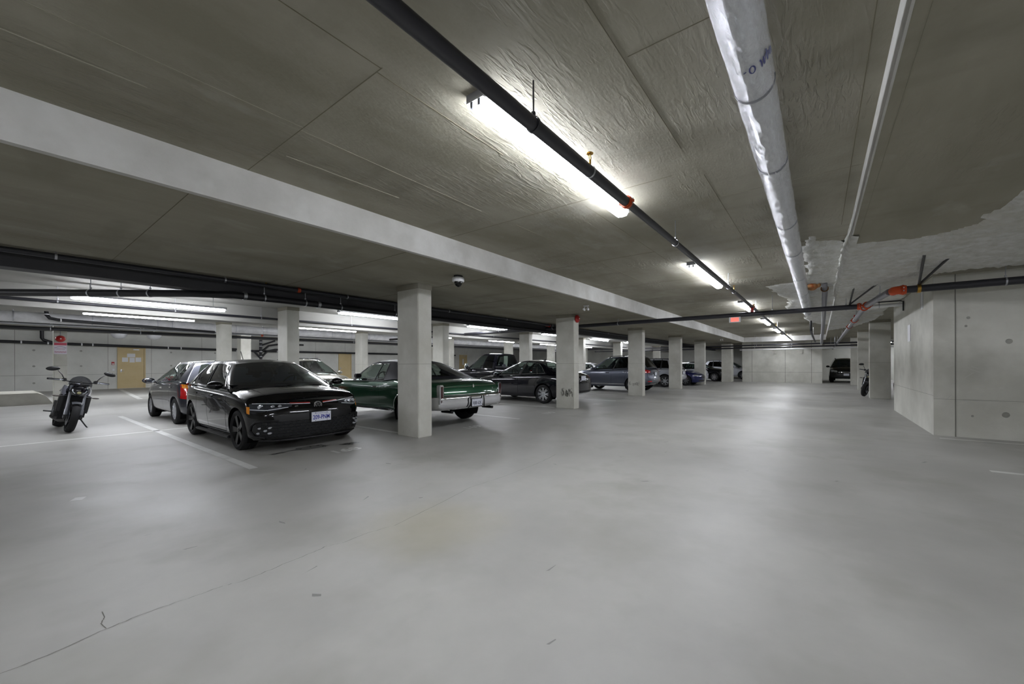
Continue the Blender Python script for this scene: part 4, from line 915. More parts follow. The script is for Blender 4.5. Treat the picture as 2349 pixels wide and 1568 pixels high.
for yy in (.45,-.1): wp.tube([c.W(yy/.75,.02,0)+Vector((.01,0,.012)), c.W((yy-.55)/.75,.06,0)+Vector((.01,0,.014))], .008, 6)
wp.build('wiper', TRIM, c.root)
c.patch('tail_lamp', TAILR, 'R', [(.80,.93),(.5,.90)], [(.82,.80),(.5,.83)], 6, 3, .006, mirror=True)
MB().bbox(.10,.16,-.12,.12,1.30*c.zs,1.345*c.zs,.012).build('rear_view_mirror', TRIM, c.root, 40)
MB().tube([(-1.35,0,1.43*c.zs),(-1.5,0,1.62*c.zs)], .008, 6).build('roof_aerial', TRIM, c.root)
# ---- dark grey hatchback seen from behind
P = hatch_P(zs=1.03, W=1.74, wb=2.36, fo=.72, ro=.72, R=.305, rim=.20, tw=.19, style=('cap',9,HUBC), sw=(.25,.10))
P['zc'] = [(-1.9,.86),(-1.8,.99),(-1.5,1.02),(.4,.98),(.8,.965),(1.2,.93),(1.6,.84),(1.9,.70)]; P['sh'] = [(-1.9,.80),(-1.75,.95),(-1.3,.97),(0,.93),(.8,.89),(1.4,.80),(1.9,.64)]; P['zb'] = [(-1.9,.30),(-1.6,.22),(1.5,.2),(1.9,.22)]
P['tail'] = [(.2,-.04),(.4,.02),(.55,.02),(.7,-.05),(.9,-.08),(1.0,-.10)]
P['gh'] = dict(xb=(.95,-1.78), xr=(.02,-1.42), zr=[(0,1.36),(.3,1.405),(.6,1.41),(1,1.37)], yr=.56, cr=.04, c0=.09, wb=(.25,.10), bul=.03, win=[(.08,.05,.42,.42),(.45,.46,.72,.76),(.745,.79,.86,.90)], black=(2,4), rw=(.25,.92), wfr=.78, glass=[GLASS]*3, rglass=GLASS)
DGREY = paint('dark_grey_car_paint', (58,60,68), .45, .3)
c = Car('hatchback_car', 'dark grey hatchback with red tail lamps parked beyond the black hatchback', (-13.62,3.29,0), PI, P, DGREY)
tl = c.patch('tail_lamp', TAILR, 'R', [(.845,.97),(.72,.95),(.62,.90)], [(.845,.60),(.74,.58),(.62,.62)], 8, 6, .008, mirror=True)
c.patch('indicator_lens', AMBER, 'R', [(.80,.915),(.63,.885)], [(.80,.83),(.63,.81)], 5, 3, .013, mirror=True); c.patch('reverse_lens', LEDW, 'R', [(.72,.89),(.63,.87)], [(.72,.83),(.63,.82)], 4, 2, .016, mirror=True)
c.patch('tail_lamp', TAILR, 'L', [(-1.80,.95),(-1.62,.90)], [(-1.80,.60),(-1.70,.64)], 4, 5, .006, mirror=True)
for pts in ([(.78,.86),(.80,.6),(.76,.28)], [(-.15,.90),(-.17,.6),(-.15,.27)], [(-.95,.92),(-.78,.7),(-.80,.28)]): c.seam('L', pts)
c.seam('L', [(.7,.50),(-.78,.50)], .03, DGREY, 'side_moulding', .008); c.handle(-.02,.80, CHROME); c.handle(-.9,.83); c.mirrors(.62,.96, mat('mirror_shell',(40,44,56),.35), size=(.07,.12,.075))
c.plate('R', 0, .72); c.seam('R', [(-.6,.52),(.6,.52)], .008, mirror=False); c.patch('bumper_strip', TRIM, 'R', [(-.8,.50),(.8,.50)], [(-.8,.45),(.8,.45)], 14, 1, .008)
# ---- green coupe with a black vinyl roof, tail towards the aisle
GREEN = paint('green_car_paint', (15,62,38), .35, .3); VINYL = mat('vinyl_roof', (26,26,34), .55)
P = dict(wb=2.85, fo=.95, ro=1.2, W=1.94, R=.345, rim=.20, tw=.21, sw=(.12,.10), inset=.06, ra=.40, rra=.40,
    hw=[(-2.625,.93),(-2.5,.965),(-2.0,.985),(-1.2,1.0),(-.3,.965),(.6,.975),(1.5,.99),(2.1,.97),(2.375,.92)],
    zc=[(-2.625,.93),(-2.5,.995),(-2.0,1.045),(-1.4,1.07),(0,1.02),(.7,1.04),(1.2,1.03),(2.0,.99),(2.375,.92)],
    sh=[(-2.625,.90),(-2.45,.96),(-1.9,1.01),(-1.1,1.045),(-.5,1.0),(.3,.985),(1.2,.98),(2.0,.95),(2.375,.88)],
    zb=[(-2.625,.46),(-2.2,.40),(-1.6,.33),(1.6,.33),(2.375,.38)],
    side=((.12,.94),(.25,.965),(.42,.985),(.6,.998),(.76,1.0),(.9,.985),(.97,.96)),
    nose=[(.3,0),(.9,0)], tail=[(.4,-.05),(.6,.0),(.75,0),(.9,-.06),(1.0,-.10)], style=('cap',12,CHROME), seatx=-.25, seatmat=mat('black_vinyl_seat',(24,24,28),.5),
    gh=dict(xb=(.76,-1.66), xr=(.40,-.84), zr=[(0,1.405),(.3,1.455),(.65,1.455),(1,1.41)], yr=.60, cr=.05, c0=.04, wb=(.22,.26), bul=.045, s=(.03,.86),
        win=[(.055,.05,.40,.47),(.41,.485,.56,.66)], vinyl=True, roofmat=VINYL, wf=.95, rw=(.14,.93), wfr=.80, glass=[glassmat('old_glass',(196,206,202))]*3, rglass=glassmat('old_rear_glass',(130,138,134)), wglass=glassmat('old_glass',(196,206,202)), trim=CHROME))
c = Car('coupe_car', 'green classic coupe with black vinyl roof and wide chrome rear bumper', (-8.875,6.06,0), PI, P, GREEN)
prof = [(.43,.0),(.45,.035),(.50,.055),(.57,.06),(.63,.055),(.665,.065),(.70,.05),(.715,.0)]
cols = []
path = [(x,'L') for x in (-2.22,-2.35,-2.46)] + [(y,'R') for y in (.86,.80,.7,.55,.35,.15,0,-.15,-.35,-.55,-.7,-.80,-.86)] + [(x,'I') for x in (-2.46,-2.35,-2.22)]
for v, d in path:
    h = c.hit(d, v, .60, 0); outv = {'L':Vector((-.25,1,0)),'I':Vector((-.25,-1,0)),'R':Vector((-1,(v if d=='R' else 0)*.5,0))}[d]
    cols.append([h + outv.normalized()*o - Vector((0,0,h.z-z)) for z, o in prof])
bp = MB().grid(cols).build('rear_bumper', CHROME, c.root, 60)
for sg in (1,-1):
    h = c.hit('R', sg*.86, .78, 0); x = h.x-.03
    MB().bbox(x-.02, x+.10, sg*.865-.05, sg*.865+.05, .545, .955, .015).build('tail_lamp_bezel', CHROME, c.root, 40)
    MB().bbox(x-.03, x, sg*.865-.028, sg*.865+.028, .575, .925, .008).build('tail_lamp', mat('dark_red_lens',(58,10,14),.12,coat=1), c.root, 40)
    h = c.hit('R', sg*.24, .56, .07); MB().tube([h+Vector((.01,0,-.12)), h+Vector((-.02,sg*-.03,-.06)), h+Vector((-.035,sg*-.045,.03)), h+Vector((-.02,sg*-.045,.13))], .014, 8).build('bumper_guard', TRIM, c.root, 50)
    h = c.hit('R', sg*.60, .50, 0); MB().tube([h+Vector((.3,0,-.12)), h+Vector((-.02,0,-.12))], .03, 12).build('exhaust_tip', mat('exhaust',(40,40,42),.4,.6), c.root, 40)
    MB().bbox(-.95,.95,sg*.925-.02,sg*.925+.02,.34,.385,.008).build('sill_trim', CHROME, c.root, 40)
c.plate('R', -.01, .545, 'RBB 62K', PLATEG, off=.075)
c.patch('trunk_panel', GREEN, 'R', [(.78,.895),(-.78,.895)], [(.78,.745),(-.78,.745)], 14, 2, .006)
c.patch('trunk_trim', CHROME, 'R', [(.80,.745),(-.80,.745)], [(.80,.728),(-.80,.728)], 14, 1, .012); c.patch('trunk_trim', CHROME, 'R', [(.80,.905),(-.80,.905)], [(.80,.897),(-.80,.897)], 14, 1, .010)
h = c.hit('R', 0, .90, .02); MB().prism([(-.012,-.03),(.012,-.03),(.02,.0),(0,.05),(-.02,0)], -.005, .005, axes((0,-1,0),(0,0,1),(-1,0,0),h)).build('trunk_emblem', CHROME, c.root)
h = c.hit('R', -.62, .825, .012); textmesh('badge', 'SS', .05, CHROME, c.root, axes((0,-1,0),(0,0,1),(-1,0,0),h))
c.seam('T', [(-1.75,.72),(-2.5,.70)], .006, mirror=False); c.seam('T', [(-1.75,-.72),(-2.5,-.70)], .006, mirror=False)
c.seam('L', [(.62,.98),(.72,.6),(.66,.38)]); c.seam('L', [(-.42,.99),(-.45,.6),(-.42,.38)]); c.seam('L', [(.9,.985),(.66,.985),(-1.8,1.0)], .012, CHROME, 'belt_trim', .004)
c.seam('L', [(.5,.77),(-.35,.77)], .006, CHROME, 'side_trim', .004)
for wx in (c.wb/2, -c.wb/2):
    for sg in (1,-1):
        pts = [c.hit('L' if sg > 0 else 'I', wx+.412*math.cos(t*PI/14), .345+.412*math.sin(t*PI/14), .004) for t in range(0,15)]
        MB().tube([p for p in pts if p is not None], .012, 6).build('arch_trim', CHROME, c.root, 50)
c.handle(-.28,.86, CHROME, .15)
for sg in (1,-1):
    o = MB().bbox(.40,.52,sg*.93-.07,sg*.93+.07,1.05,1.16,.02).build('side_mirror', mat('mirror_black',(14,14,16),.3), c.root, 40); MB().tube([(.46,sg*.88,1.0),(.46,sg*.92,1.06)], .012, 6).build('mirror_arm', CHROME, o)
for k, t in enumerate([o for o in c.root.children if o.name.startswith('tyre')]):   # raised white letters as short blocks round the sidewall
    lm = MB()
    for q in range(9):
        for a0 in (0.3, 3.44):
            a = a0 + q*.11; cc = Vector((math.cos(a)*.272, .105, math.sin(a)*.272)); lm.obox(cc, (.034,.006,.018), Matrix.Rotation(-a,3,'Y'))
    lm.build('tyre_lettering', PLATEW, t)
    break
# ---- black sedan
def sedan_P(**k):
    P = dict(wb=2.7, fo=.9, ro=1.12, W=1.84, R=.33, rim=.235, tw=.215, sw=(.28,.16),
        zc=[(-2.47,.84),(-2.38,.97),(-2.0,1.03),(-1.5,1.03),(.5,.97),(.95,.98),(1.3,.95),(1.8,.86),(2.1,.77),(2.25,.69)],
        sh=[(-2.47,.80),(-2.3,.93),(-1.5,.975),(-.5,.94),(.5,.90),(1.2,.86),(1.8,.77),(2.25,.63)],
        zb=[(-2.47,.34),(-2.2,.25),(-1.3,.19),(1.3,.19),(2.0,.19),(2.25,.22)],
        nose=[(.2,-.04),(.4,0),(.55,0),(.68,-.08),(.8,-.16)], tail=[(.25,-.06),(.5,.0),(.7,0),(.85,-.03),(1.0,-.10)],
        style=('twin',8,ALLOY), gh=dict(xb=(1.02,-1.98), xr=(.06,-1.02), zr=[(0,1.335),(.35,1.41),(.7,1.395),(1,1.325)], yr=.55, cr=.045, c0=.08, wb=(.28,.20), bul=.035, win=[(.085,.06,.42,.45),(.45,.485,.69,.78),(.705,.80,.82,.90)], black=(2,4), wf=.95, rw=(.04,.96), wfr=.92, trim=CHROME))
    P.update(k); return P
BLK2 = paint('blue_black_paint', (10,10,18), .1, .25)
c = Car('sedan_car', 'black four door sedan with silver spoked wheels behind the beacon column', (-9.27,11.82,0), PI, sedan_P(zs=1.055), BLK2)
def sedan_bits(c, text=None):
    c.patch('tail_lamp', TAILR, 'R', [(.86,.92),(.6,.93)], [(.86,.78),(.62,.80)], 6, 3, .006, mirror=True); c.patch('tail_lamp', TAILR, 'L', [(c.xR+.10,.90),(c.xR+.35,.90)], [(c.xR+.10,.78),(c.xR+.28,.80)], 4, 3, .005, mirror=True)
    for pts in ([(.92,.84),(.95,.55),(.9,.26)], [(-.22,.90),(-.24,.6),(-.22,.25)], [(-1.2,.94),(-.98,.66),(-1.02,.45),(-.92,.26)]): c.seam('L', pts)
    c.seam('L', [(1.0,.74),(0,.78),(-1.9,.86)], .004); c.handle(-.05,.81); c.handle(-1.08,.84); c.mirrors(.72,.95)
    c.plate('R', 0, .83, text); c.patch('trunk_garnish', CHROME, 'R', [(.42,.925),(-.42,.925)], [(.42,.905),(-.42,.905)], 8, 1, .008)
    c.patch('headlamp', HEADL, 'F', [(.86,.68),(.55,.66)], [(.86,.60),(.55,.57)], 6, 3, .006, mirror=True); c.patch('grille', TRIM, 'F', [(.4,.63),(-.4,.63)], [(.32,.45),(-.32,.45)], 8, 3, .005); c.patch('air_intake', TRIM, 'F', [(.7,.36),(-.7,.36)], [(.6,.26),(-.6,.26)], 10, 2, .004)
    c.patch('diffuser', TRIM, 'R', [(.75,.42),(-.75,.42)], [(.75,.35),(-.75,.35)], 10, 1, .005)
sedan_bits(c)
fin = MB().prism([(0,0),(.16,0),(.02,.06)], -.012, .012, axes((1,0,0),(0,0,1),(0,-1,0),(-.86,0,1.425*c.zs))); fin.build('roof_fin', BLK2, c.root)
# ---- SUVs
def suv_P(**k):
    P = dict(wb=2.64, fo=.88, ro=.88, W=1.84, R=.355, rim=.24, tw=.225, sw=(.26,.12),
        zc=[(-2.2,.98),(-2.12,1.08),(-1.8,1.10),(.5,1.06),(.95,1.065),(1.4,1.03),(1.9,.95),(2.2,.82)],
        sh=[(-2.2,.92),(-2.0,1.04),(-1.2,1.06),(0,1.0),(.9,.97),(1.5,.92),(2.0,.83),(2.2,.74)],
        zb=[(-2.2,.44),(-1.95,.30),(-1.2,.24),(1.3,.24),(1.9,.26),(2.2,.30)],
        nose=[(.25,-.06),(.45,0),(.7,0),(.82,-.06),(.95,-.14)], tail=[(.3,-.08),(.5,.02),(.62,.02),(.72,-.05),(.95,-.05),(1.1,-.10)],
        style=('spoke',7,ALLOY), gh=dict(xb=(1.0,-2.0), xr=(.18,-1.60), zr=[(0,1.52),(.25,1.59),(.6,1.60),(1,1.55)], yr=.60, cr=.045, c0=.08, wb=(.26,.10), bul=.04, win=[(.085,.06,.42,.42),(.445,.45,.68,.70),(.71,.73,.87,.88)], black=(2,4), wf=.94, rw=(.10,.92), wfr=.86, glass=[GLASS,DGLASS,DGLASS], rglass=DGLASS))
    P.update(k); return P
def suv_bits(c, rails=True, text=None):
    c.patch('tail_lamp', TAILR, 'R', [(.86,1.02),(.55,.98)], [(.86,.86),(.6,.88)], 6, 3, .008, mirror=True); c.patch('tail_lamp', TAILR, 'L', [(c.xR+.10,1.0),(c.xR+.42,.97)], [(c.xR+.10,.85),(c.xR+.25,.88)], 4, 3, .006, mirror=True)
    c.patch('rear_reflector', TAILR, 'R', [(.78,.52),(.55,.52)], [(.78,.47),(.55,.47)], 4, 1, .01, mirror=True)
    c.plate('R', 0, .82, text); c.patch('lower_bumper', TRIM, 'R', [(.85,.46),(-.85,.46)], [(.8,.36),(-.8,.36)], 12, 2, .006); c.patch('bumper_insert', mat('silver_plastic',(150,152,156),.4,.3), 'R', [(.55,.42),(-.55,.42)], [(.5,.37),(-.5,.37)], 8, 1, .012)
    for pts in ([(.92,.94),(.96,.6),(.9,.32)], [(-.2,.98),(-.22,.6),(-.2,.32)], [(-1.15,1.0),(-.95,.7),(-.9,.32)]): c.seam('L', pts)
    c.handle(-.02,.87, CHROME); c.handle(-.98,.90, CHROME); c.mirrors(.75,1.06); c.seam('L', [(.92,.36),(-.92,.36)], .02, CHROME, 'sill_trim', .006)
    c.patch('headlamp', HEADL, 'F', [(.86,.84),(.5,.80)], [(.84,.70),(.5,.70)], 6, 3, .006, mirror=True); c.patch('grille', TRIM, 'F', [(.46,.80),(-.46,.80)], [(.4,.58),(-.4,.58)], 8, 3, .005); c.patch('air_intake', TRIM, 'F', [(.75,.50),(-.75,.50)], [(.65,.36),(-.65,.36)], 10, 2, .005)
    c.patch('grille_bar', CHROME, 'F', [(.44,.70),(-.44,.70)], [(.44,.67),(-.44,.67)], 8, 1, .012); c.plate('F', 0, .54)
    if rails:
        for sg in (1,-1):
            pts = [c.Rf(t)+Vector((0,-.05,.055)) for t in (.10,.2,.5,.8,.92)]; MB().tube([(p.x,sg*p.y,p.z) for p in pts], .014, 8).build('roof_rail', TRIM, c.root, 50)
            for t in (.10,.5,.92): p = c.Rf(t); MB().tube([(p.x,sg*(p.y-.05),p.z-.01),(p.x,sg*(p.y-.05),p.z+.05)], .014, 6).build('rail_foot', TRIM, c.root)
GREY = paint('grey_suv_paint', (92,96,108), .5, .3)
c = Car('suv_car', 'metallic grey crossover with roof rails partly behind the third column', (-8.72,18.40,0), PI, suv_P(zs=1.075), GREY); suv_bits(c)
SILV = paint('silver_car_paint', (176,178,184), .5, .3)
c = Car('suv_car', 'silver grey crossover tail out behind the fourth column', (-8.72,23.15,0), PI, suv_P(zs=1.02, ra=.42), SILV); suv_bits(c)
BLUE = paint('dark_blue_car_paint', (24,32,82), .4, .28)
c = Car('sedan_car', 'dark blue sedan parked nose out beside the fifth column', (-8.20,25.45,0), 0, sedan_P(zs=1.0), BLUE); sedan_bits(c)
WHT = paint('white_car_paint', (206,208,214), .0, .3)
c = Car('hatchback_car', 'white hatchback tail out beyond the fifth column', (-8.45,28.6,0), PI, hatch_P(zs=1.0, style=('spoke',6,ALLOY)), WHT); c.plate('R',0,.6); c.patch('tail_lamp', TAILR, 'R', [(.82,.90),(.6,.88)], [(.82,.75),(.6,.76)], 5, 3, .006, mirror=True); c.mirrors(.66,1.0)
c = Car('sedan_car', 'black sedan nose out just left of the wide end pier', (-8.0,32.55,0), 0, sedan_P(zs=1.05), BLK2); sedan_bits(c)
c = Car('suv_car', 'white vehicle glimpsed between the end pier and the far wall', (-6.7,37.4,0), 0, suv_P(zs=1.0), WHT); suv_bits(c)
KHAKI = paint('khaki_car_paint', (136,134,122), .3, .35)
P = suv_P(zs=.99, W=1.80, ra=.42); c = Car('suv_car', 'khaki crossover with black roof rack facing out in the second row', (-17.75,7.55,0), 0, P, KHAKI); suv_bits(c)
c.patch('grille_panel', TRIM, 'F', [(.80,.80),(.4,.83),(-.4,.83),(-.80,.80)], [(.78,.48),(.4,.42),(-.4,.42),(-.78,.48)], 14, 3, .010)
for yy in (-.3,0,.3): 
    h = c.hit('F', yy, .79, .016); MB().bbox(h.x-.01,h.x+.004,yy-.07,yy+.07,h.z-.012,h.z+.012,.004).build('grille_light', LEDW, c.root)
h = c.hit('F', 0, .66, .016); MB().lathe([(.001,.004),(.05,.004),(.055,0)], 16, axes((0,1,0),(0,0,1),(1,0,0),h)).build('emblem', mat('red_emblem',(170,30,40),.3), c.root)
for sg in (1,-1):
    for t in (.25,.75): p = c.Rf(t); MB().tube([(p.x,-p.y+.02,p.z+.09),(p.x,p.y-.02,p.z+.09)], .016, 6).build('rack_bar', TRIM, c.root)
    break
c = Car('suv_car', 'black crossover facing the camera in the stall beyond the far wall', (1.52,35.5,0), -PI/2, suv_P(zs=1.06), BLK); suv_bits(c)
c = Car('sedan_car', 'dark car glimpsed in the gap beside the shear wall', (4.55,19.3,0), PI, sedan_P(zs=1.05), paint('dark_teal_paint',(10,28,34),.3,.3)); sedan_bits(c)
c = Car('sedan_car', 'white sedan far behind the grey crossover', (-14.6,25.4,0), PI, sedan_P(zs=1.0), WHT); sedan_bits(c)
# ---- black pickup
P = dict(wb=3.4, fo=.9, ro=1.15, W=1.98, R=.40, rim=.25, tw=.26, sw=(.16,.05),
    zc=[(-2.85,1.22),(-.75,1.24),(-.7,1.18),(.9,1.18),(1.15,1.20),(1.6,1.19),(2.2,1.14),(2.6,1.02)], sh=[(-2.85,1.20),(-.75,1.22),(-.7,1.14),(1.0,1.12),(1.6,1.10),(2.3,1.02),(2.6,.90)],
    zb=[(-2.85,.5),(-2.3,.42),(2.2,.38),(2.6,.42)], nose=[(.4,-.04),(.6,0),(.9,0),(1.05,-.08)], tail=[(.4,0),(1.2,0)], style=('spoke',6,ALLOY),
    gh=dict(xb=(1.15,-.68), xr=(.45,-.55), zr=[(0,1.80),(.4,1.87),(1,1.84)], yr=.68, cr=.04, c0=.05, wb=(.18,.04), bul=.05, win=[(.10,.08,.52,.54),(.56,.58,.93,.93)], black=(), wf=.94, rw=(.08,.9), wfr=.85, glass=[GLASS,DGLASS]))
c = Car('pickup_truck', 'black pickup truck with large chrome mirrors behind the black sedan', (-13.2,14.35,0), PI, P, BLK2, cat='truck')
c.mirrors(1.0,1.27, CHROME, (.06,.13,.16), .12)
for pts in ([(1.05,1.1),(1.1,.8),(1.0,.45)], [(.2,1.12),(.2,.45)], [(-.65,1.15),(-.65,.45)]): c.seam('L', pts)
c.handle(.32,1.0, CHROME); c.handle(-.5,1.0, CHROME); c.patch('tail_lamp', TAILR, 'R', [(.95,1.15),(.82,1.15)], [(.95,.8),(.82,.8)], 3, 4, .008, mirror=True); c.plate('R', 0, .7)
c.patch('headlamp', HEADL, 'F', [(.92,.98),(.66,.98)], [(.92,.76),(.66,.76)], 5, 3, .008, mirror=True); c.patch('grille', CHROME, 'F', [(.6,1.0),(-.6,1.0)], [(.55,.68),(-.55,.68)], 8, 3, .008)
for sg in (1,-1): MB().bbox(-2.8,-.78,sg*.96-.03,sg*.96+.03,1.22,1.27,.01).build('bed_rail', TRIM, c.root, 40)
# ---------------------------------------------------------------- motorcycle
def motorcycle(label, loc, rotz, lean, col, scoop):
    o = thing('motorcycle', label, 'motorcycle', loc); o.rotation_euler = (-lean, 0, rotz)
    BK = mat('bike_black', (16,16,18), .35); FRM = mat('bike_frame', (34,35,40), .4, .4); MET = mat('bike_metal', (120,122,128), .35, .8); FORK = mat('fork_silver', (170,172,178), .3, .8)
    My = axes((1,0,0),(0,0,-1),(0,1,0),(0,0,0))
    def wheel(x, w, R=.30):
        tp = [(R-.085,-w*.30),(R-.06,-w*.48),(R-.03,-w*.46),(R-.008,-w*.26),(R,0),(R-.008,w*.26),(R-.03,w*.46),(R-.06,w*.48),(R-.085,w*.30)]
        M = My.copy(); M.translation = (x,0,R)
        t = MB().lathe(tp, 40, M, True).build('tyre', TYRE, o, 40)
        rb = MB().lathe([(R-.10,-w*.3),(R-.082,-w*.32),(R-.082,w*.32),(R-.10,w*.3)], 36, M, True); rb.lathe([(.001,-.05),(.035,-.05),(.035,.05),(.001,.05)], 16, M)
        for k in range(5):
            a = 2*PI*k/5; 
            for sg in (-.012,.012): rb.tube([(x+.03*math.cos(a),sg,R+.03*math.sin(a)),(x+(R-.09)*math.cos(a+sg*8),sg,R+(R-.09)*math.sin(a+sg*8))], .011, 6)
        rb.build('rim', ALLOYD, t, 40)
        for sg in ((-1,1) if x > 0 else (1,)):
            D = My.copy(); D.translation = (x, sg*.065, R); MB().lathe([(.07,0),(.148,0),(.148,.005),(.07,.005)], 32, D, True).build('brake_disc', MET, t, 40)
    wheel(.715,.12); wheel(-.70,.18,.31)
    # front end: steered a touch
    top = Vector((.36,0,.98))
    for sg in (1,-1):
        y = sg*.105
        MB().tube([(.715,y,.30),(.66,y,.47)], .030, 12).build('fork_leg', FORK, o, 40); MB().tube([(.67,y,.45),(.47,y,.98)], .022, 12).build('fork_tube', FORK, o, 40)
        MB().bbox(.69,.80,y-.02,y+.02,.27,.37,.01).build('brake_caliper', BK, o, 40)
        MB().tube([(.73,sg*.125,.33),(.60,sg*.13,.55),(.50,sg*.10,.85)], .007, 6).build('brake_hose', BK, o)
    for z, x in ((.84,.515),(.98,.455)): MB().bbox(x-.04,x+.05,-.14,.14,z-.02,z+.02,.012).build('fork_clamp', FRM, o, 40)
    fd = [[(.715+.325*math.cos(a), .065*u, .30+.325*math.sin(a)+.012*(1-u*u)) for u in (-1.1,-.6,0,.6,1.1)] for a in [math.radians(q) for q in range(62,158,8)]]
    MB().grid(fd).build('front_fender', mat('fender_grey',(70,72,76),.4), o, 50)
    for sg in (1,-1): MB().tube([(.70,sg*.085,.36),(.62,sg*.09,.60)], .02, 8).build('fender_stay', mat('fender_grey',(70,72,76),.4), o, 40)
    # head mask, lamp, screen
    mk = MB().ellipsoid((.58,0,.86), (.10,.125,.13), 18, 12).build('lamp_mask', mat('gloss_bike_black',(12,12,18),.15,coat=1), o, 60)
    MB().lathe([(.001,.02),(.020,.015),(.030,0),(.034,-.03)], 20, axes((0,1,0),(0,0,1),(1,0,0),(.672,0,.82))).build('headlamp_lens', mat('projector_lens',(176,172,132),.1,.2), mk, 40)
    for sg in (1,-1): MB().tube([(.66,sg*.05,.80),(.66,sg*.085,.83),(.64,sg*.10,.87)], .009, 6).build('running_light', HEADL, mk, 40)
    MB().bbox(.52,.66,-.10,.10,.93,1.0,.03).build('meter_cowl', mat('gloss_bike_black',(12,12,18),.15,coat=1), o, 50)
    sc = [[(.60-.16*v, .155*u*(1-.25*v*v)*(1+.4*v*(1-v)), 1.0+.17*v-.05*u*u) for u in [k/5-1 for k in range(11)]] for v in [q/6 for q in range(7)]]
    MB().grid(sc).build('windscreen', glassmat('smoked_screen',(120,122,130)), o, 60)
    # bars
    MB().tube([(.30,.42,1.055),(.40,.24,1.06),(.43,.12,1.03),(.43,-.12,1.03),(.40,-.24,1.06),(.30,-.42,1.055)], .012, 10).build('handlebar', BK, o, 50)
    for sg in (1,-1):
        MB().tube([(.38,sg*.28,1.06),(.29,sg*.43,1.055)], .019, 10).build('grip', mat('grip_rubber',(14,14,14),.8), o, 40)
        MB().bbox(.35,.45,sg*.22-.03,sg*.22+.03,1.03,1.10,.012).build('switch_block', BK, o, 40)
        MB().tube([(.44,sg*.22,1.06),(.45,sg*.28,1.055),(.39,sg*.42,1.05)], .007, 6).build('lever', MET, o, 40)
        m_ = MB().tube([(.40,sg*.23,1.09),(.40,sg*.27,1.17),(.36,sg*.33,1.245)], .008, 8).build('mirror_stalk', BK, o, 40)
        MB().ellipsoid((.34,sg*.40,1.27), (.025,.095,.045), 16, 10, Matrix.Rotation(sg*-.22,3,'X')).build('mirror_shell', BK, m_, 60)
        MB().tube([(.50,sg*.12,.74),(.50,sg*.22,.73)], .008, 6).build('indicator_stem', BK, o); MB().ellipsoid((.50,sg*.27,.725), (.02,.055,.018), 12, 8).build('indicator', mat('indicator_smoke',(90,84,80),.25), o, 60)
    # tank, scoops, seat, tail
    tk = MB(); rows = []
    for x, w_, z0, z1 in ((.36,.06,.84,.95),(.28,.135,.80,1.0),(.10,.165,.79,1.03),(-.08,.14,.79,1.0),(-.22,.09,.79,.90),(-.28,.05,.79,.84)):
        rows.append([(x, w_*math.cos(t*PI/8), z0+(z1-z0)*math.sin(t*PI/8)) for t in range(9)])
    tk.grid(rows).build('fuel_tank', col, o, 60)
    for sg in (1,-1):
        rows = [[(x, sg*(w_+.018*math.sin(PI*k/4)), z0+(z1-z0)*k/4) for k in range(5)] for x, w_, z0, z1 in ((.52,.15,.78,.92),(.40,.185,.72,.96),(.25,.19,.72,.95),(.10,.17,.78,.90))]
        MB().grid(rows).build('side_scoop', scoop, o, 60)
        MB().bbox(.30,.44,sg*.19-.03,sg*.19+.03,.40,.76,.015).build('radiator_shroud', BK, o, 40)
        MB().tube([(.42,sg*.06,.95),(.30,sg*.13,.80),(.05,sg*.15,.70),(-.25,sg*.14,.50),(-.30,sg*.13,.40)], .03, 8).build('frame_spar', FRM, o, 50)
        MB().tube([(-.30,sg*.12,.40),(-.70,sg*.13,.31)], .03, 8).build('swingarm', FRM, o, 40)
        MB().tube([(-.30,sg*.12,.38),(-.28,sg*.22,.36)], .012, 8).build('peg_mount', MET, o); MB().tube([(-.28,sg*.20,.36),(-.28,sg*.31,.365)], .014, 8).build('foot_peg', BK, o, 40)
    MB().bbox(.36,.42,-.19,.19,.36,.76,.015).build('radiator', mat('radiator_black',(12,12,13),.7), o, 40)
    MB().bbox(-.22,.34,-.21,.21,.24,.66,.05).build('engine_block', mat('engine_dark',(28,28,30),.5,.3), o, 50)
    for sg in (1,-1): MB().lathe([(.001,.04),(.07,.04),(.095,.0),(.095,-.05)], 20, axes((1,0,0),(0,0,-sg),(0,sg,0),(.02,sg*.18,.40))).build('engine_cover', MET if sg < 0 else BK, o, 40)
    for k in (-.08,0,.08): MB().tube([(.30,k,.56),(.39,k*1.1,.48),(.36,k,.34),(.20,k*.5,.25)], .019, 8).build('exhaust_header', mat('header_steel',(96,88,80),.35,.9), o, 50)
    MB().tube([(.2,0,.24),(-.15,-.05,.22),(-.42,-.14,.26)], [.05,.075,.06], 12).build('muffler', BK, o, 50)
    rows = [[(x, w_*u, z-.03*u*u) for u in (-1,-.6,0,.6,1)] for x, w_, z in ((-.22,.09,.85),(-.35,.15,.825),(-.55,.15,.835),(-.70,.11,.88),(-.88,.07,.93))]
    MB().grid(rows).build('seat', mat('seat_leather',(20,20,21),.6), o, 60)
    rows = [[(x, w_*math.cos(t*PI/6), z+.10*(math.sin(t*PI/6)-1)) for t in range(-1,8)] for x, w_, z in ((-.30,.13,.82),(-.60,.13,.83),(-.80,.09,.90),(-.95,.04,.95))]
    MB().grid(rows).build('tail_cowl', col, o, 60)
    MB().tube([(-.02,.16,.30),(.03,.30,.10),(.05,.36,.028+.30*math.sin(lean)*0)], .012, 8).build('side_stand', BK, o, 40); MB().tube([(.05,.36,.03),(.13,.44,.05)], .009, 6).build('stand_foot', BK, o, 40)
    MB().bbox(-1.0,-.86,-.05,.05,.62,.78,.01).build('plate_hanger', BK, o, 40)
    return o
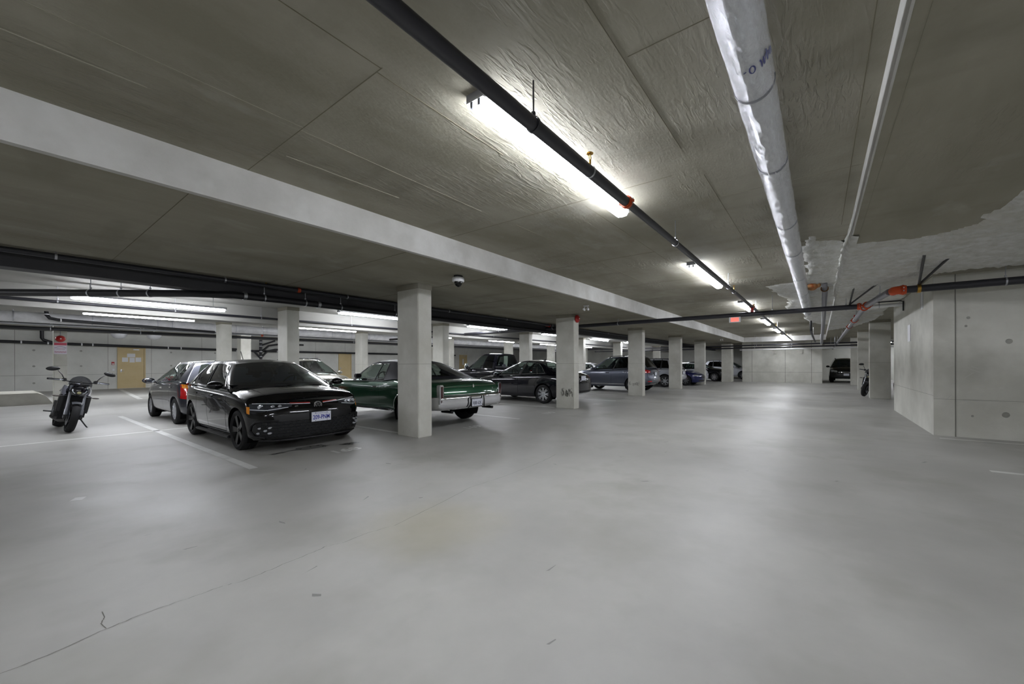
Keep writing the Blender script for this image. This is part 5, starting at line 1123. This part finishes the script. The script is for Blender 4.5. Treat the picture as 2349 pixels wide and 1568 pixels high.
motorcycle('black naked motorcycle with a smoked screen leaning on its side stand', (-13.45,.88,0), .03, .19, mat('bike_paint_navy',(30,32,46),.25,.4,coat=1), mat('bike_scoop',(168,170,186),.25,.3,coat=1))
motorcycle('white sport motorcycle half hidden behind the right hand column', (1.74,21.1,0), -PI/2-.35, .17, mat('bike_paint_white',(216,216,220),.25,coat=1), mat('bike_paint_white',(216,216,220),.25,coat=1))
# ---------------------------------------------------------------- doors on the back wall
def door(n, y0, y1, label, papers=True, h=2.40):
    w = y1-y0; o = thing('door_%d' % n, label, 'door', (-34.3, (y0+y1)/2, 0)); o['kind'] = 'structure'; a = w/2
    fr = MB()
    MB().box(0,.06,-a-.06,-a,0,h+.06).build('door_frame', BEIGE, o); MB().box(0,.06,a,a+.06,0,h+.06).build('door_frame', BEIGE, o); MB().box(0,.06,-a,a,h,h+.06).build('door_frame', BEIGE, o)
    d = MB().bbox(0,.035,-a+.004,a-.004,.01,h-.004,.003).build('door_leaf', BEIGE, o)
    MB().tube([(.035,-a+.09,1.05),(.09,-a+.09,1.05),(.09,-a+.20,1.05)], .012, 8).build('door_handle', GALV, d, 40); MB().bbox(.03,.045,-a+.06,-a+.12,.98,1.14,.004).build('handle_plate', GALV, d)
    MB().bbox(.035,.09,a*.1,a*.6,h-.10,h-.04,.01).build('door_closer', GALV, d, 40)
    if papers:
        for (y,z,ww,hh) in ((-.02,1.98,.34,.22),(-.27,1.72,.25,.26),(.02,1.70,.22,.29),(.28,1.72,.24,.27)): MB().box(.0355,.038,y-ww/2,y+ww/2,z-hh/2,z+hh/2).build('paper_notice', PAPER, d)
    MB().box(.0,.07,-a,a,0,.012).build('threshold', PAINT, o)
door(1, 4.33, 5.38, 'beige steel door with taped paper notices on the back wall')
door(2, 30.9, 31.95, 'distant beige door with a paper notice', False); door(3, 17.2, 18.2, 'beige door edge beyond the khaki crossover', False)
MB().box(-34.26,-34.255,31.3,31.5,1.3,2.0).build('paper_notice', PAPER, bpy.data.objects['door_2']).location = (34.3,-31.425,0)
o = thing('fire_alarm_pull', 'small red fire alarm pull station left of the beige door', 'alarm', (-34.3,4.10,1.5)); MB().bbox(0,.05,-.06,.06,-.09,.09,.008).build('alarm_body', RED, o, 40); MB().bbox(.05,.06,-.045,.045,-.06,-.01,.004).build('pull_bar', WHITE, o)
o = thing('light_switch', 'small white wall switch below the fire alarm', 'switch', (-34.3,4.12,1.12)); MB().bbox(0,.015,-.045,.045,-.06,.06,.004).build('switch_plate', WHITE, o); MB().bbox(.015,.025,-.012,.012,-.02,.02,.003).build('toggle', WHITE, o)
# ---------------------------------------------------------------- notice and beacon on the far left column
o = thing('parking_notice', 'white notice with a red header fixed to the column behind the motorcycle', 'sign', (-22.9,1.455,2.01))
MB().bbox(0.002,.008,-.15,.15,-.21,.21,.002).build('sign_board', mat('sign_white',(222,214,224),.5), o); MB().box(.008,.009,-.145,.145,.115,.205).build('red_header', mat('sign_red',(196,70,92),.5), o)
INK2 = mat('sign_ink', (80,74,100), .6); RINK = mat('sign_red_ink', (176,80,110), .6)
for k in range(9):
    t = (k-4)/4; MB().obox((.009, t*.12, .065-.045*t*t), (.002,.016,.022), Matrix.Rotation(-t*.5,3,'X')).build('lettering', INK2, o)
for k in range(8): MB().obox((.009, -.08+k*.024, -.02), (.002,.014,.018)).build('lettering', RINK if 2 < k < 6 else INK2, o)
for k in range(9): MB().obox((.009, -.12+k*.03, -.13-.006*(k%2)), (.002,.02,.03)).build('lettering', RINK, o)
def bell(label, loc, rotz):
    o = thing('alarm_bell', label, 'alarm', loc, rotz)
    MB().lathe([(.001,.085),(.03,.083),(.07,.07),(.105,.04),(.12,.012),(.122,.0),(.10,.0)], 28, axes((0,1,0),(0,0,1),(1,0,0),(.03,0,0))).build('bell_gong', RED, o, 50)
    MB().bbox(0,.03,-.06,.06,-.07,.07,.008).build('back_box', DARKG, o, 40); MB().lathe([(.001,.012),(.018,.01),(.02,0)], 12, axes((0,1,0),(0,0,1),(1,0,0),(.112,0,0))).build('centre_nut', mat('white_nut',(235,225,225),.3), o, 40)
    MB().tube([(.012,0,.06),(.012,0,.5 if loc[0] < -20 else .12)], .011, 8).build('conduit', GALV, o); return o
bell('red alarm bell above the notice on the far left column', (-22.9,1.455,2.36), 0)
bell('red alarm bell at the top of the second aisle column', (-6.15,10.245,2.76), 0)
# ---------------------------------------------------------------- ceiling devices
o = thing('dome_camera', 'white dome security camera under the lower slab near the nearest column', 'camera', (-5.1,4.57,ZL))
MB().lathe([(.001,0),(.075,0),(.075,-.035),(.066,-.035)], 24, None).build('mount_ring', DARKG, o, 40); MB().lathe([(.075,-.03),(.098,-.04),(.102,-.06),(.102,-.095),(.095,-.108),(.06,-.108)], 28, None).build('housing', WHITE, o, 40)
MB().lathe([(.066,-.105),(.066,-.125),(.060,-.15),(.045,-.175),(.022,-.19),(.001,-.194)], 24, None).build('dome', glassmat('smoked_dome',(70,70,74)), o, 60); MB().ellipsoid((0,0,-.135), (.042,.042,.042), 14, 10).build('camera_eye', BLACK, o, 60)
def twin_heads(label, loc):
    o = thing('emergency_light', label, 'lamp', loc, group='emergency light heads'); MB().bbox(-.075,.075,-.03,.03,-.03,0,.008).build('base_plate', WHITE, o, 40)
    for sg in (-1,1):
        h = MB().tube([(sg*.045,0,-.02),(sg*.05,-.01,-.08)], .010, 8).build('swivel_arm', WHITE, o, 40)
        MB().lathe([(.001,.038),(.02,.034),(.031,.0),(.033,-.026),(.02,-.027),(.001,-.022)], 18, axes((1,0,0),(0,.6,.8),(0,.8,-.6),(sg*.055,-.01,-.105))).build('lamp_head', WHITE, h, 50)
twin_heads('white twin emergency light heads above the second aisle column', (-4.99,8.82,ZL)); twin_heads('tiny twin emergency light heads far down the slab', (-4.92,25.5,ZL))
o = thing('exit_sign', 'small glowing red sign in a white frame hung under the sprinkler main', 'sign', (-1.97,12.02,2.69))
MB().bbox(-.15,.15,-.03,.03,-.15,0,.006).build('sign_case', WHITE, o); MB().box(-.10,.105,-.034,-.03,-.13,-.02).build('red_face', mat('exit_face',(226,96,84),.4,0,.5,(255,110,96),.9), o)
for x in (-.1,.1): MB().tube([(x,0,0),(x,.03,.0)], .004, 6).build('sign_hanger', GALV, o)
# labels on the shear wall
o = thing('wall_label', 'narrow white label strip high on the side of the shear wall', 'sign', (1.785,12.6,2.09)); MB().box(-.004,0,-.17,.17,-.20,.20).build('label_face', WHITE, o); MB().box(-.0045,-.001,-.17,-.15,-.2,.2).build('label_edge', DARKG, o)
o = thing('measuring_strip', 'white ruled strip hanging at the corner of the shear wall below the black pipe', 'strip', (1.785,11.18,2.69)); MB().box(-.004,0,-.13,.13,-.18,.18).build('strip_face', WHITE, o)
MB().box(-.005,-.0042,-.13,-.11,-.18,.18).build('strip_edge', DARKG, o); MB().box(-.005,-.0042,.11,.13,-.18,.18).build('strip_edge', DARKG, o)
for k in range(14): MB().box(-.005,-.0042,-.09,.06,-.165+k*.025,-.16+k*.025).build('ruling', DARKG, o)
# convex mirrors of the back bay
for k, (y,lb) in enumerate(((3.8,'grey convex mirror under the pipes left of the beige door'),(5.1,'grey convex mirror under the pipes right of the beige door'))):
    o = thing('ceiling_dome', lb, 'mirror', (-30.0,y,3.02)); MB().lathe([(.3,0),(.28,-.10),(.2,-.2),(.1,-.25),(.001,-.27)], 20, None).build('dome', mat('dome_grey',(196,197,200),.2,.1), o, 60); MB().tube([(0,0,-.02),(0,0,.22)], .02, 8).build('drop_rod', GALV, o)
